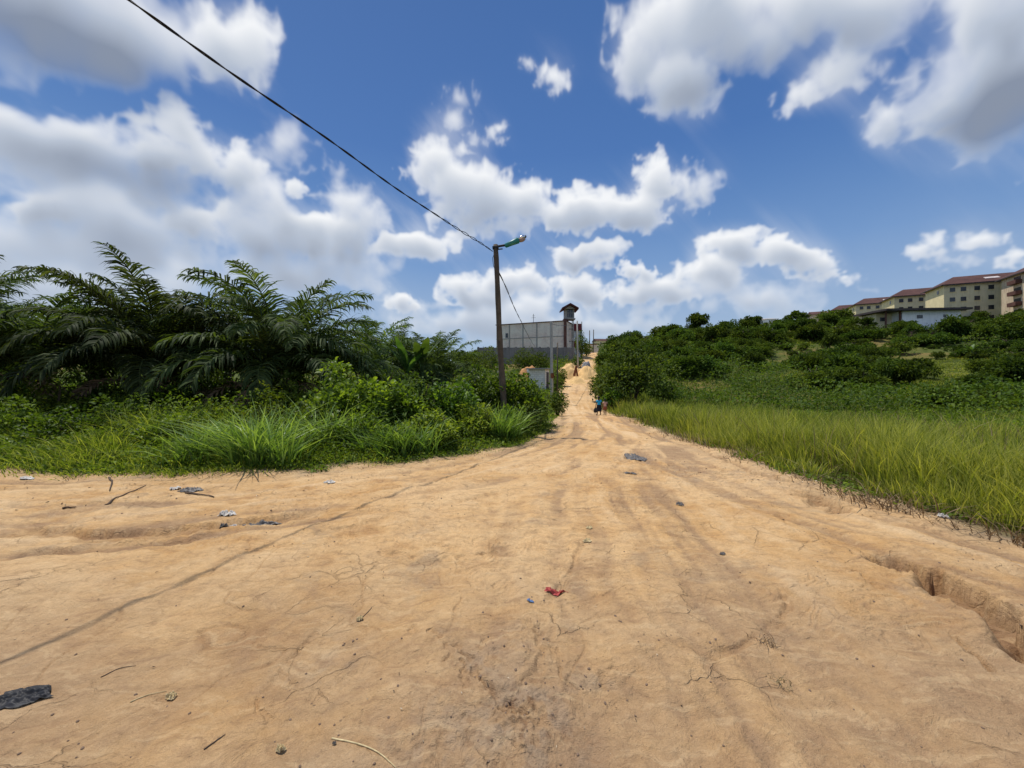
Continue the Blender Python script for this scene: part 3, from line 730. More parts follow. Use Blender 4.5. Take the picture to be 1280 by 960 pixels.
# ------------------------------------------------------------------ oil palms
def frond_mesh(seed, L, el0, bend, leafL=.75, nleaf=58, twist=0.):
    """points in local frame: grows along +X, rising; returns V,F,var"""
    rg = np.random.default_rng(seed)
    n = 26; pos = np.zeros((n, 3)); ang = el0; ds = L/(n-1); dirs = []
    for i in range(n):
        t = i/(n-1)
        d = np.array([math.cos(ang), 0, math.sin(ang)]); dirs.append(d)
        if i < n-1: pos[i+1] = pos[i]+d*ds
        ang -= bend*(.35+1.5*t)/(n-1)
    dirs = np.array(dirs); side = np.array([0, 1.0, 0])
    Vs = []; F4 = []; F3 = []; var = []; off = 0
    # rachis
    rad = .045*(1-np.linspace(0, 1, n))**.8+.006
    nor = np.cross(side[None], dirs)
    ring = []
    for a in (0, 2.09, 4.19):
        ring.append(pos+side*math.cos(a)*rad[:, None]+nor*math.sin(a)*rad[:, None]*-.8)
    R = np.stack(ring, 1).reshape(-1, 3); Vs.append(R); var.append(np.full(len(R), .75))
    b = np.arange(n-1)[:, None]*3
    F4.append(np.concatenate([b+[k, (k+1) % 3, 3+(k+1) % 3, 3+k] for k in range(3)])); off = len(R)
    # leaflets
    tt = np.linspace(.2, .995, nleaf); m = len(tt)*2
    T = np.repeat(tt, 2)+rg.normal(size=m)*.004; T = np.clip(T, .16, 1); sg = np.tile([1, -1], len(tt))
    fi = T*(n-1); i0 = np.minimum(fi.astype(int), n-2); fr = (fi-i0)[:, None]
    P = pos[i0]*(1-fr)+pos[i0+1]*fr; dr = dirs[i0]; nn = -nor[i0]
    prof = np.sin(np.pi*np.clip((T-.08)/.95, 0, 1)**.75)**.6*.9+.12
    Lf = leafL*prof*(.85+.3*rg.random(m))
    swp = (.35+.9*T)[:, None]
    rise = (rg.normal(size=m)*.28+.28)[:, None]
    D = unit(side[None]*sg[:, None]*1.15+dr*swp+nn*rise)
    g = np.array([0, 0, -1.0])
    dr_amt = (.45+.75*rg.random(m))[:, None]*(.6+.8*T[:, None])
    Lf2 = Lf[:, None]
    p1 = P+D*Lf2*.4; d2 = unit(D+g*dr_amt*.6); p2 = p1+d2*Lf2*.35; d3 = unit(d2+g*dr_amt*.9); p3 = p2+d3*Lf2*.3
    wv = unit(np.cross(D, nn+rg.normal(size=(m, 3))*.5)); w = .028*(.7+.6*rg.random(m))[:, None]
    LV = np.stack([P-wv*w*.6, P+wv*w*.6, p1-wv*w, p1+wv*w, p2-wv*w*.8, p2+wv*w*.8, p3], 1).reshape(-1, 3)
    Vs.append(LV); b = np.arange(m)[:, None]*7+off
    F4.append(np.concatenate([b+[0, 1, 3, 2], b+[2, 3, 5, 4]])); F3.append(b+[4, 5, 6])
    vv = np.clip(.4+.22*rg.normal(size=m), 0, 1)
    var.append(np.repeat(vv, 7))
    return np.concatenate(Vs), F3, F4, np.concatenate(var)
def make_palm(seed, L, nf, th, dense=58, tr=.30, azs=None, mat=None):
    """returns crown mesh and trunk mesh"""
    rnd = random.Random(seed); Vs = []; F3 = []; F4 = []; va = []; off = 0
    for k in range(nf):
        t = k/(nf-1)
        el = math.radians(87-52*t**.95+rnd.uniform(-6, 6)); az = k*2.39996+rnd.uniform(-.25, .25)
        if azs and k in azs: az, el = azs[k]
        Lk = L*(1-.12*t)*rnd.uniform(.86, 1.08)
        V, f3, f4, v = frond_mesh(seed*100+k, Lk, el, math.radians(rnd.uniform(45, 75)+60*t+20*rnd.random()*(1-t)), .175*L+.05, dense)
        tw = rnd.uniform(-.5, .5); c, s = math.cos(tw), math.sin(tw)
        # roll about the frond's start direction
        ax = Vector((math.cos(el), 0, math.sin(el))); Rm = np.array(Matrix.Rotation(az, 3, 'Z') @ Matrix.Rotation(tw*.6, 3, ax))
        V = V @ Rm.T+np.array([math.cos(az)*.12, math.sin(az)*.12, th-.25+.25*(1-t)])
        Vs.append(V); va.append(np.clip(v+rnd.uniform(-.12, .12)-.1*t, 0, 1))
        F3 += [f+off for f in f3]; F4 += [f+off for f in f4]; off += len(V)
    cm = mesh_np('crown', np.concatenate(Vs), [np.concatenate(F3), np.concatenate(F4)], mat or M['palm'], {'var': np.concatenate(va)})
    mb = MB(); mb.tube([(0, 0, -.4), (0, 0, .2), (0, .02, th*.6), (.01, 0, th), (0, 0, th+.2)], [tr*1.25, tr*1.2, tr, tr*1.05, tr*.4], 12, jit=.15, seed=seed)
    for k in range(34):   # old frond stubs
        a = k*2.4; z = .05+th*.95*(k/34); d = Vector((math.cos(a), math.sin(a), 0))
        p = Vector((0, 0, z))+d*tr*.8; mb.tube([p, p+d*.14+Vector((0, 0, .16)), p+d*.2+Vector((0, 0, .42))], [.06, .045, .02], 5)
    tm = bpy.data.meshes.new('trunk'); tm.from_pydata(mb.v, [], mb.f); tm.materials.append(M['bark'])
    return cm, tm
R_ = math.radians
palms = [  # px, Y, L, nf, trunk, seed, label
    (38, 13.4, 4.1, 44, 1.9, 1, 'wide oil palm at the end of the row, drooping fronds hanging low over weeds'),
    (198, 14.0, 4.55, 46, 1.8, 2, 'oil palm with one upright young frond rising above its dark crown'),
    (352, 14.2, 4.75, 46, 1.7, 3, 'oil palm nearest the leafy thicket with one long frond arching outward'),
    (-95, 14.2, 5.3, 38, 2.2, 4, 'oil palm at the picture edge with only its frond tips reaching in'),
    (120, 21.0, 4.9, 34, 2.2, 5, 'oil palm standing behind between the first two palms of the row'),
    (280, 21.0, 4.9, 32, 2.0, 6, 'oil palm standing behind the gap between the second and third palm'),
    (458, 23.0, 4.6, 36, 1.9, 8, 'smaller dark oil palm farther back beyond the thicket'),
    (545, 25.0, 4.4, 38, 1.3, 9, 'low spreading palm clump farther back beside the banana plant'),
    (10, 24.0, 5.2, 30, 2.8, 10, 'oil palm in the second row behind the drooping end palm'),
    (500, 34.0, 4.6, 28, 2.4, 12, 'farthest oil palm, low and half hidden behind the thicket'),
]
for p, Y, L, nf, th, seed, lab in palms:
    azs = {0: (R_(90), R_(88)), 2: (R_(-80), R_(80))}
    if seed == 3: azs = {9: (R_(-5), R_(42)), 15: (R_(10), R_(30)), 0: (R_(150), R_(74)), 1: (R_(120), R_(70))}
    if seed == 2: azs = {0: (R_(200), R_(89.5)), 5: (R_(-20), R_(55)), 1: (R_(30), R_(80))}
    if seed == 1: azs = {0: (R_(165), R_(58)), 1: (R_(20), R_(56))}
    cm, tm = make_palm(seed, L, nf, th, 66 if Y < 18 else 46, azs=azs)
    x = px(p, Y); o = empty('oil_palm', (x, Y, H(x, Y)-.05)); tag(o, lab, 'palm tree', 'oil palms beyond the verge')
    link('crown', cm, o); link('trunk', tm, o)
    if Y < 16:
        for q_ in range(4):     # dead fronds hanging round the trunk
            az_ = -1.57+(q_-1.5)*.75+.3*math.sin(seed*3+q_)
            V_, f3_, f4_, v_ = frond_mesh(5000+seed*10+q_, L*.62, R_(18-12*q_ % 3), R_(105), .5, 34)
            V_ = V_ @ np.array(Matrix.Rotation(az_, 3, 'Z')).T+np.array([math.cos(az_)*.2, math.sin(az_)*.2, th-.35])
            link('dead_frond', mesh_np('dead_frond', V_, [np.concatenate(f3_), np.concatenate(f4_)], M['dry'], {'var': v_*.6}), o)['label'] = 'dry brown frond hanging below the crown'

# banana plant
def banana(x, y, s, seed, label):
    rnd = random.Random(seed); o = empty('banana_plant', (x, y, H(x, y))); tag(o, label, 'banana plant', 'banana plants')
    mb = MB(); mb.tube([(0, 0, -.2), (.03, 0, 1*s), (0, 0, 1.9*s)], [.16*s, .13*s, .07*s], 9); mb.build('trunk', M['weedstem'] if 'weedstem' in M else M['banana'], o, True)
    Vs = []; F = []; off = 0; va = []
    for k in range(8):
        az = k*2.4+rnd.random(); el = R_(rnd.uniform(66, 88)); L = rnd.uniform(1.6, 2.2)*s; n = 9
        pos = Vector((0, 0, 1.7*s)); e = el
        pts = []
        for i in range(n+1):
            pts.append(pos.copy()); pos = pos+Vector((math.cos(e)*math.cos(az), math.cos(e)*math.sin(az), math.sin(e)))*L/n; e -= R_(rnd.uniform(3, 9))
        side = Vector((-math.sin(az), math.cos(az), .15))
        for i, p in enumerate(pts):
            t = i/n; w = .20*s*math.sin(math.pi*min(1, max(0, (t-.12)/.86)))**.6 if t > .12 else .02
            Vs += [p-side*w+Vector((0, 0, -.25*w)), p, p+side*w+Vector((0, 0, -.25*w))]
            va += [.35+.5*rnd.random()]*3
        for i in range(n):
            b = off+i*3; F += [(b, b+1, b+4, b+3), (b+1, b+2, b+5, b+4)]
        off += 3*(n+1)
    link('crown', mesh_np('crown', np.array([tuple(v) for v in Vs]), [np.array(F)], M['banana'], {'var': va}), o)
banana(px(527, 22), 22, 1.28, 3, 'banana plant with tall pale upright leaves beyond the leafy thicket')
banana(px(509, 21.5), 21.5, 1.1, 4, 'shorter banana plant at the foot of the tall banana plant')
banana(px(1215, 66), 66, .8, 5, 'small banana plant with pale leaves on the hillside below the housing blocks')

# ------------------------------------------------------------------ leafy thicket on the left verge
def bush(x, y, w, h, seed, n, L, mat, label, name='shrub', cat='shrub', group=None, six=True, tone=0., depth=None, aspect=.62):
    rnd = random.Random(seed); lobes = []; d = depth or w
    for k in range(11):
        a = rnd.random()*6.28; rr = rnd.random()**.5
        lx = math.cos(a)*w*.32*rr; ly = math.sin(a)*d*.32*rr; lz = h*(.28+.45*rnd.random()*(1-.5*rr))
        s = rnd.uniform(.17, .27); lobes.append((lx, ly, lz, w*s, d*s, h*s*1.05))
    for k in range(3):
        lobes.append((rnd.uniform(-.2, .2)*w, rnd.uniform(-.2, .2)*d, h*.82, w*.10, d*.10, h*.16))
    o = empty(name, (x, y, H(x, y)), 0); tag(o, label, cat, group)
    link('crown', crown(seed, lobes, n, L, L*aspect, mat, six=six, lowcut=.02, tone=tone), o)
    mb = MB()
    for k in range(7):
        a = rnd.random()*6.28; q = Vector((math.cos(a)*w*.25, math.sin(a)*d*.25, h*rnd.uniform(.5, .8)))
        mb.tube([(math.cos(a)*.08, math.sin(a)*.08, -.1), q*.5+Vector((0, 0, h*.08)), q], [.03+.006*h, .02, .008], 5)
    mb.build('stem', M['bark'], o)
    return o
TH = 'leafy shrubs of the thicket behind the verge'
for i, (p, Y, w, h, n, L, mt, tn, lab) in enumerate([
    (428, 11.0, 2.4, 2.15, 3300, .14, 'broad', .02, 'tallest broad leaved shrub of the thicket, with pale lime shoots on top'),
    (375, 12.3, 2.4, 1.9, 2200, .12, 'shrub', .05, 'dark small leaved shrub at the foot of the palm with the arching frond'),
    (482, 10.9, 2.2, 1.6, 2800, .13, 'broad', -.05, 'rounded broad leaved shrub beside the tallest shrub of the thicket'),
    (522, 11.9, 2.3, 1.9, 2600, .11, 'shrub', .12, 'feathery fine leaved shrub in the middle of the thicket'),
    (565, 11.5, 2.3, 1.65, 3000, .13, 'broad', 0, 'dense broad leaved shrub in front of the low palm clump'),
    (610, 13.3, 2.5, 2.2, 3100, .13, 'broad', -.08, 'dark glossy shrub just behind the wooden lamp pole'),
    (655, 13.7, 2.3, 1.95, 3100, .12, 'broad', -.1, 'dense glossy shrub on the track side of the wooden lamp pole'),
    (672, 15.0, 1.7, 1.5, 1800, .11, 'shrub', .1, 'shrub at the road corner of the thicket, tapering to the track'),
    (535, 9.7, 1.9, .9, 2200, .10, 'broad', .12, 'low bright green shrub spilling out on the verge under the thicket'),
    (595, 10.9, 1.7, .95, 1900, .09, 'weed', .12, 'low weedy shrub on the verge just short of the lamp pole'),
    (455, 9.4, 1.7, .9, 1700, .09, 'weed', .05, 'low weedy shrub on the verge below the tallest thicket shrub'),
    (290, 12.6, 2.3, 1.5, 1800, .11, 'broad', -.12, 'low shaded shrub between the second and third palm trunks'),
    (262, 16.0, 3.0, 2.5, 1800, .12, 'broad', .05, 'lit green shrub seen between palm trunks behind the low shaded one'),
    (115, 13.0, 2.8, 2.1, 2300, .11, 'shrub', .1, 'small leaved shrub under the drooping fronds of the end palm'),
    (22, 12.6, 2.8, 2.1, 2400, .11, 'broad', .15, 'sunlit shrub below the drooping end palm at the picture edge'),
    (20, 9.6, 2.0, 1.15, 1900, .10, 'weed', -.1, 'mounded leafy weeds at the picture edge near the pale litter'),
    (95, 9.2, 1.8, .95, 1700, .09, 'broad', -.15, 'broad leaved weed clump near the verge under the end palm'),
    (150, 10.0, 1.8, 1.2, 1800, .10, 'shrub', .05, 'fine leaved weed clump between the palms and the slanted twig'),
    (215, 9.0, 1.4, .8, 1300, .09, 'broad', -.1, 'small broad leaved clump above the white scrap by the verge'),
    (330, 9.4, 1.7, .95, 1700, .09, 'shrub', .1, 'fine leaved clump at the end of the leaning cane grass'),
    (-60, 9.8, 2.0, 1.3, 1400, .10, 'weed', -.1, 'weed mound mostly outside the picture under the last palm'),
    (390, 9.9, 1.8, 1.05, 1800, .10, 'broad', -.05, 'leafy clump at the foot of the tallest thicket shrub'),
    (495, 9.0, 1.4, .6, 1300, .08, 'weed', .1, 'low lime weed clump nearest the dirt below the thicket'),
    (640, 11.9, 1.5, .9, 1500, .09, 'weed', .0, 'weedy clump between the lamp pole and the track'),
    (270, 10.2, 1.8, .9, 1500, .09, 'weed', -.05, 'dark weed clump on the verge beside the leaning cane grass'),
    (70, 11.4, 2.4, 1.75, 1700, .11, 'weed', .0, 'leafy weed clump in front of the shrub at the picture edge'),
    (165, 11.8, 2.4, 1.6, 1800, .11, 'shrub', .1, 'rounded weed clump on the verge in front of the spear topped palm'),
    (355, 11.2, 2.2, 1.6, 1700, .11, 'weed', .05, 'leafy weed clump in front of the palm with the arching frond'),
    (232, 12.6, 2.6, 1.8, 1900, .12, 'broad', -.05, 'broad leaved shrub under the spear topped palm'),
    (318, 13.2, 2.6, 2.2, 2200, .12, 'broad', .1, 'sunlit shrub filling the gap beside the palm with the arching frond'),
    (-30, 12.0, 2.6, 2.1, 1500, .12, 'shrub', .05, 'shrub reaching in at the picture edge under the palm fronds'),
    (697, 21.5, 1.4, 1.7, 1200, .11, 'shrub', 0, 'narrow shrub crowding round the foot of the pale leaning pole'),
    (637, 19.0, 3.0, 1.9, 2200, .13, 'broad', -.1, 'large shrub behind the lamp pole, before the pale block hut'),
    (590, 20.0, 3.4, 2.3, 2200, .13, 'shrub', .0, 'wide shrub behind the glossy thicket shrubs, below the boundary wall'),
    (470, 18.0, 3.6, 2.9, 2400, .14, 'shrub', -.05, 'large dark shrub behind the tallest thicket shrub'),
    (400, 17.0, 3.2, 2.6, 2200, .13, 'shrub', -.1, 'dark shrub filling the gap behind the palm with the arching frond'),
    ]):
    x = px(p, Y); bush(x, Y, w, h, 300+i, n, L, M[mt], lab, group=TH, tone=tn)
for i, (p, Y, w, h, n, L, mt, tn, lab) in enumerate([
    (697, 37, 1.5, 1.9, 900, .15, 'shrub', 0, 'shrub beside the track opposite the pair of children'),
    (698, 43, 1.8, 2.3, 1100, .2, 'shrub', .05, 'leafy shrub between the pale poles and the yellow sand heap'),
    (655, 62, 5.0, 3.6, 1500, .26, 'hill', .1, 'dark shrub growing against the boundary wall of the grey building'),
    (675, 60, 5.0, 3.0, 1500, .26, 'hill', .15, 'spreading shrub by the boundary wall above the orange mound'),
    (610, 60, 5.5, 4.2, 1500, .26, 'shrub', .1, 'leafy tree at the end of the boundary wall next to the lamp pole top'),
    (588, 55, 5.0, 4.0, 1500, .25, 'shrub', 0, 'rounded bush beyond the low palm clump'),
    (727, 76, 3.4, 5.6, 1500, .25, 'shrub', .1, 'slender green tree growing beside the red and white house'),
    (733, 90, 3.6, 3.0, 1200, .27, 'hill', .1, 'bush at the roadside just below the crest of the track'),
    (722, 62, 2.4, 2.0, 900, .22, 'shrub', .05, 'small bush beside the track behind the yellow sand heap'),
    ]):
    x = px(p, Y); bush(x, Y, w, h, 500+i, n, L, M[mt], lab, group='shrubs along the far track', six=False, tone=tn)

# big bush by the road
x0 = px(790, 30.5)
bush(x0, 30.5, 6.4, 5.2, 801, 7500, .21, M['shrub'], 'largest dark roadside bush, just behind the pair of children', 'roadside_bush', 'bush', tone=.02)
bush(px(762, 28.6), 28.6, 1.9, 1.7, 802, 900, .18, M['broad'], 'leafy sapling leaning over the track in front of the largest roadside bush', 'sapling', 'sapling', tone=.05)
bush(px(752, 33), 33, 2.0, 3.0, 803, 900, .19, M['shrub'], 'thin bush reaching over the track just past the largest roadside bush', 'roadside_bush', 'bush', tone=0)
bush(px(832, 33), 33, 3.2, 2.8, 804, 1500, .2, M['shrub'], 'lower bush joined to the meadow side of the largest roadside bush', 'roadside_bush', 'bush', tone=.05)

# hillside trees: shared variants
VAR = []
for k in range(7):
    rnd = random.Random(900+k); lobes = []
    kind = k % 3
    for j in range(12):
        a = rnd.random()*6.28; q = rnd.random()**.5
        if kind == 0: lobes.append((math.cos(a)*q*1.5, math.sin(a)*q*1.5, rnd.uniform(.9, 2.3), *(rnd.uniform(.55, .95),)*2, rnd.uniform(.5, .8)))
        elif kind == 1: lobes.append((math.cos(a)*q*2.0, math.sin(a)*q*2.0, rnd.uniform(.7, 1.7), *(rnd.uniform(.5, .9),)*2, rnd.uniform(.35, .6)))
        else: lobes.append((math.cos(a)*q*1.5, math.sin(a)*q*1.5, rnd.uniform(1.9, 2.9), *(rnd.uniform(.5, .8),)*2, rnd.uniform(.2, .4)))
    cmh = crown(950+k, lobes, 2300, .30, .17, M['hill'], shell=.3, droop=.15)
    VAR.append((cmh, trunk_mesh(960+k, 2.2, .12, 6, M['bark'])))
protos = {}
def hill_tree(p, q, sc, label, group, var=None, Y=None, name='hillside_tree', sz=1.0):
    if Y is None: x, Y = hit(p, q, y0=30)
    else: x = px(p, Y)
    k = var if var is not None else random.randrange(7)
    cmh, tm = VAR[k]
    if k not in protos:
        o = empty(name, (0, 0, 0)); link('crown', cmh, o); link('trunk', tm, o); protos[k] = o
    else:
        o = copy_tree(protos[k])
    o.name = name; tag(o, label, 'tree', group)
    o.location = (x, Y, H(x, Y)-.35*sc); o.rotation_euler = (0, 0, random.random()*6.28); o.scale = (sc*random.uniform(.8, 1.3), sc*random.uniform(.8, 1.3), sc*random.uniform(.7, 1.3)*sz)
    return o
random.seed(5)
G1 = 'dark green trees and bushes on the hillside'
def region(n, x0, x1, q0, q1, s0, s1, label, group, vars=None):
    for _ in range(n):
        p = random.uniform(x0, x1); q = random.uniform(q0(p) if callable(q0) else q0, q1(p) if callable(q1) else q1)
        hill_tree(p, q, random.uniform(s0, s1), label, group, random.choice(vars) if vars else None)
sky = lambda p: np.interp(p, [760, 800, 860, 950, 1050, 1130, 1280], [432, 417, 410, 408, 406, 402, 400])
region(46, 770, 1000, lambda p: sky(p)+1, lambda p: sky(p)+22, .9, 1.5, 'dark bushy tree on the bare-topped hill crest beyond the large roadside bush', 'trees on the hill crest', [0, 1, 3, 4, 6])
region(34, 1000, 1140, lambda p: sky(p)+1, lambda p: sky(p)+26, 1.0, 1.5, 'dark bushy tree on the crest below the far end of the housing row', 'trees below the housing row')
region(46, 1125, 1300, 398, 432, 1.1, 1.7, 'dark dense tree on the steep slope under the housing blocks', 'trees on the slope under the housing blocks', [0, 1, 3, 4, 6])
region(11, 840, 892, 442, 474, .8, 1.2, 'bush of the clump on the lower slope behind the large roadside bush', 'bushes of the lower slope clump', [0, 3, 6])
region(9, 905, 945, 425, 462, .8, 1.3, 'dark bush of the upright clump midway up the bare hill', 'bushes of the clump midway up the hill', [0, 3, 6])
region(30, 985, 1145, 440, 487, .8, 1.35, 'dark bush of the broad thicket where the meadow meets the hill', 'bushes of the thicket at the hill foot', [0, 1, 3, 4, 6])
region(18, 1165, 1300, 490, 513, .4, .7, 'dark bush of the hedge-like line along the bottom of the brown meadow', 'bushes lining the bottom of the brown meadow', [0, 1, 3, 4])
region(8, 1225, 1300, 468, 500, .8, 1.2, 'tall dark bush at the picture edge beside the brown meadow', 'bushes at the edge of the brown meadow', [0, 3])
region(22, 1130, 1290, 426, 450, .4, 1.0, 'green bush scattered on the grass strip above the brown meadow', 'bushes above the brown meadow', [1, 4])
region(18, 760, 850, 430, 465, .9, 1.3, 'dark bush on the slope rising behind the large roadside bush', 'bushes rising behind the roadside bush', [0, 1, 3, 6])
region(55, 850, 1130, 416, 452, .45, 1.1, 'dark bush scattered over the grassy upper hillside', 'bushes on the upper hillside', [0, 1, 3])
hill_tree(905, 413, 1.5, 'small round tree standing alone on the skyline of the hill', G1, 0, name='skyline_tree')
hill_tree(872, 412, 1.75, 'taller spreading tree sticking up from the skyline of the bare hill', G1, 2, name='skyline_tree')
hill_tree(938, 410, 1.4, 'flat topped thin tree on the skyline beside the pale far roofs', G1, 5, name='skyline_tree')
hill_tree(995, 408, 1.5, 'feathery flat topped tree on the skyline beside the reddish far house', G1, 2, name='skyline_tree')
hill_tree(1045, 405, 2.35, 'tall dark tree standing before the far end of the housing row', G1, 0, name='skyline_tree')
hill_tree(768, 437, 1.2, 'small tree on the skyline where the hill drops to the track', G1, 5, name='skyline_tree')
# left horizon
region(18, 560, 625, 437, 447, .8, 1.2, 'distant bush on the rise beyond the low palm clump', 'bushes on the far rise', [0, 1, 3])
region(22, -60, 560, 430, 446, 1.4, 2.2, 'distant tree on the rise behind the oil palms', 'trees behind the oil palms', [0, 1, 3, 6])

# ------------------------------------------------------------------ poles, lamp, cables
def zpole(p, Y, qtop): return pz(qtop, Y)
YP = 12.7; bx_, tx_ = px(631.5, YP), px(619.5, YP); zg = H(bx_, YP); zt = pz(306, YP)
lamp = empty('street_lamp', (bx_, YP, zg)); tag(lamp, 'leaning dark wooden lamp pole with a teal street lamp head on top', 'street lamp')
n = 14; pts = []; rads = []
for i in range(n+1):
    t = i/n; pts.append(((tx_-bx_)*(t**.85)+.018*math.sin(t*9)*(1-t), .02*math.sin(t*6), -.5 if i == 0 else (zt-zg)*t)); rads.append(.108-.030*t+.005*math.sin(i*2.1))
MB().tube(pts, rads, 14, jit=.07, seed=3).build('pole', M['wood'], lamp, True)
tp = Vector((tx_-bx_, 0, zt-zg))
k = YP/F
arm0 = tp+Vector((.06, -.02, -.06))
MB().tube([arm0, tp+Vector((.19, -.02, -.04)), tp+Vector((.30, -.02, -.02))], .038, 8).box(tp+Vector((.12, -.02, -.15)), (.22, .03, .03), ry=-.1).box(tp+Vector((-.0, -.0, -.1)), (.2, .2, .05)).build('bracket', M['dark_metal'], lamp)
a0 = tp+Vector((.30, -.03, -.05)); a1 = tp+Vector((.76, -.05, .14))
hd = MB().tube([a0, a0.lerp(a1, .05), a0.lerp(a1, .5), a0.lerp(a1, .92), a1], [.04, .07, .082, .10, .06], 14).build('lamp_housing', M['teal'], lamp, True)
dvec = (a1-a0).normalized()
MB().ball(a1+dvec*.09+Vector((0, 0, .03)), (.135, .10, .075), 16, 10, Matrix.Rotation(-.38, 3, 'Y')).build('reflector', M['silver'], hd, True)
MB().ball(a1+dvec*.09+Vector((.01, 0, -.03)), (.125, .09, .07), 14, 8, Matrix.Rotation(-.38, 3, 'Y')).build('lens', M['lens'], hd, True)
MB().ball(a1+dvec*.22+Vector((0, 0, .02)), (.035, .05, .045), 10, 8).build('end_cap', M['dark_metal'], hd, True)

def pole(p, Y, qtop, p2, r0, r1, mat, label, name='utility_pole', square=False, extra=None):
    x = px(p, Y); z0 = H(x, Y); zt = pz(qtop, Y); xt = px(p2, Y)
    o = empty(name, (x, Y, z0)); tag(o, label, 'pole', 'poles along the track')
    MB().tube([(0, 0, -.5), ((xt-x)*.5, 0, (zt-z0)*.5), (xt-x, 0, zt-z0)], [r0, (r0+r1)/2, r1], 4 if square else 10).build('pole', mat, o, not square)
    return o, Vector((xt, Y, zt)), z0
o2, top2, _ = pole(690, 31, 402, 689, .13, .10, M['concrete_pale'], 'pale square concrete pole standing in the shrubs with a rusty box halfway down', square=True)
MB().box((.02, -.16, 2.1), (.26, .14, .38)).build('meter_box', M['rust'], o2)
o3, top3, _ = pole(722.5, 58, 401, 721.5, .14, .10, M['concrete_pale'], 'thin pale concrete pole rising out of the yellow sand heap')
pole(696.5, 33, 428, 697, .07, .05, M['wood'], 'thin dark wooden post in the shrubs next to the pale square pole', 'wooden_post')
pole(727, 76, 402, 727.2, .09, .07, M['dark_metal'], 'dark scaffold pole next to the red and white house')
pole(737, 118, 413, 737, .16, .12, M['wood'], 'far dark pole on the crest of the track, the shorter of two')
pole(741.5, 122, 412, 742, .16, .12, M['wood'], 'far dark pole on the crest of the track, the taller of two')
def twist_cable(name, A, B, sag, rad, n, turns, gapf, label, parent=None):
    A = Vector(A); B = Vector(B); mb = MB()
    for s in (0, math.pi):
        pts = []
        for i in range(n+1):
            t = i/n; p = A.lerp(B, t); p.z -= sag*4*t*(1-t)
            p.z += .02*math.sin(t*31)+.012*math.sin(t*57+1); p.x += .015*math.sin(t*43)
            th = t*turns*6.283+s; g = rad*(1.0+gapf*max(0, math.sin(t*17+.6))**6*3)
            side = (B-A).cross(Vector((0, 0, 1))).normalized()
            pts.append(p+side*math.cos(th)*g+Vector((0, 0, 1))*math.sin(th)*g)
        mb.tube(pts, rad, 6)
    o = mb.build(name, M['cable'], parent, True)
    if label: tag(o, label, 'cable')
    return o
ptop = Vector((bx_+tp.x, YP, zg+tp.z-.22))
# direction of the overhead line: passes image (160,0) about 5.3 m in front, then on to a pole behind the viewer
far_pole = Vector((-12.0, -13.0, 7.3))
twist_cable('overhead_cable', ptop+Vector((-.1, 0, 0)), far_pole, .50, .0095, 520, 30, .6, 'black twisted cable strung from the lamp pole across the sky')
zf = H(far_pole.x, far_pole.y)
o = empty('utility_pole', (far_pole.x, far_pole.y, zf)); tag(o, 'wooden pole carrying the other end of the twisted cable', 'pole')
MB().tube([(0, 0, -.5), (0, 0, 3.5), (0, 0, 7.2-zf+.3)], [.13, .11, .09], 12, jit=.06).build('pole', M['wood'], o, True)
# cable from lamp pole to the grey building
pa = Vector((px(623.5, YP), YP, pz(341, YP)))
twist_cable('service_cable', pa, (px(672, 74), 74, pz(436, 74)), .5, .011, 200, 14, .2, 'thin dark cable running down from the lamp pole toward the grey building')
twist_cable('service_cable', top2+Vector((0, 0, -.2)), (top3.x, top3.y, top3.z-.2), .25, .010, 60, 10, .3, 'thin dark cable between the two pale concrete poles')
pts = [pa+Vector((-.12, -.06, .65)), pa+Vector((-.2, -.08, .45)), pa+Vector((-.17, -.06, .2)), pa+Vector((-.08, -.04, .02))]
tag(MB().tube([tuple(q) for q in pts], .008, 6).build('loose_wire', M['cable'], None, True), 'short loose wire dangling beside the top of the lamp pole', 'wire')

# ------------------------------------------------------------------ grey block building, tower, boundary wall
A = Vector((px(620.5, 84), 84, 0)); B = Vector((px(707.5, 78), 78, 0)); d = (B-A); Lb = d.length; rz = math.atan2(d.y, d.x)
gz = min(H(A.x, A.y), H(B.x, B.y))-1.0
gb = empty('block_building', (A.x, A.y, gz), rz); tag(gb, 'large unfinished building with bare grey block walls beyond a dark boundary wall', 'building')
ztop = pz(404.3, 84)-gz; ztr = pz(400.5, 78)-gz
MB().quad((0, 0, 0), (Lb, 0, 0), (Lb, 0, ztr-.02), (0, 0, ztop-.3)).quad((0, 10, 0), (0, 0, 0), (0, 0, ztop-.3), (0, 10, ztop-.3)).quad((Lb, 0, 0), (Lb, 10, 0), (Lb, 10, ztr-.02), (Lb, 0, ztr-.02)).quad((Lb, 10, 0), (0, 10, 0), (0, 10, ztop-.3), (Lb, 10, ztr-.02)).build('wall', M['block'], gb)
MB().box((Lb/2, 5, (ztop+ztr)/2-.2), (Lb+.3, 10.3, .16), ry=-math.atan2(ztr-ztop+.28, Lb)).build('roof_edge', M['roof_brown'], gb)
MB().box((Lb/2, -.02, 5.9), (Lb-.02, .1, .14)).build('floor_band', M['slab'], gb)
for i in range(1, 5):
    MB().box((Lb*i/5, -.02, ztop*.5), (.25, .08, ztop*.93)).build('column', M['slab'], gb)
w = MB().box((Lb*.16, -.01, 6.6), (.55, .12, .95)).build('window', M['glass_dark'], gb)
MB().box((Lb-.12, -.15, ztr*.5), (.5, .4, ztr+.6)).build('corner_pillar', M['roof_brown'], gb)
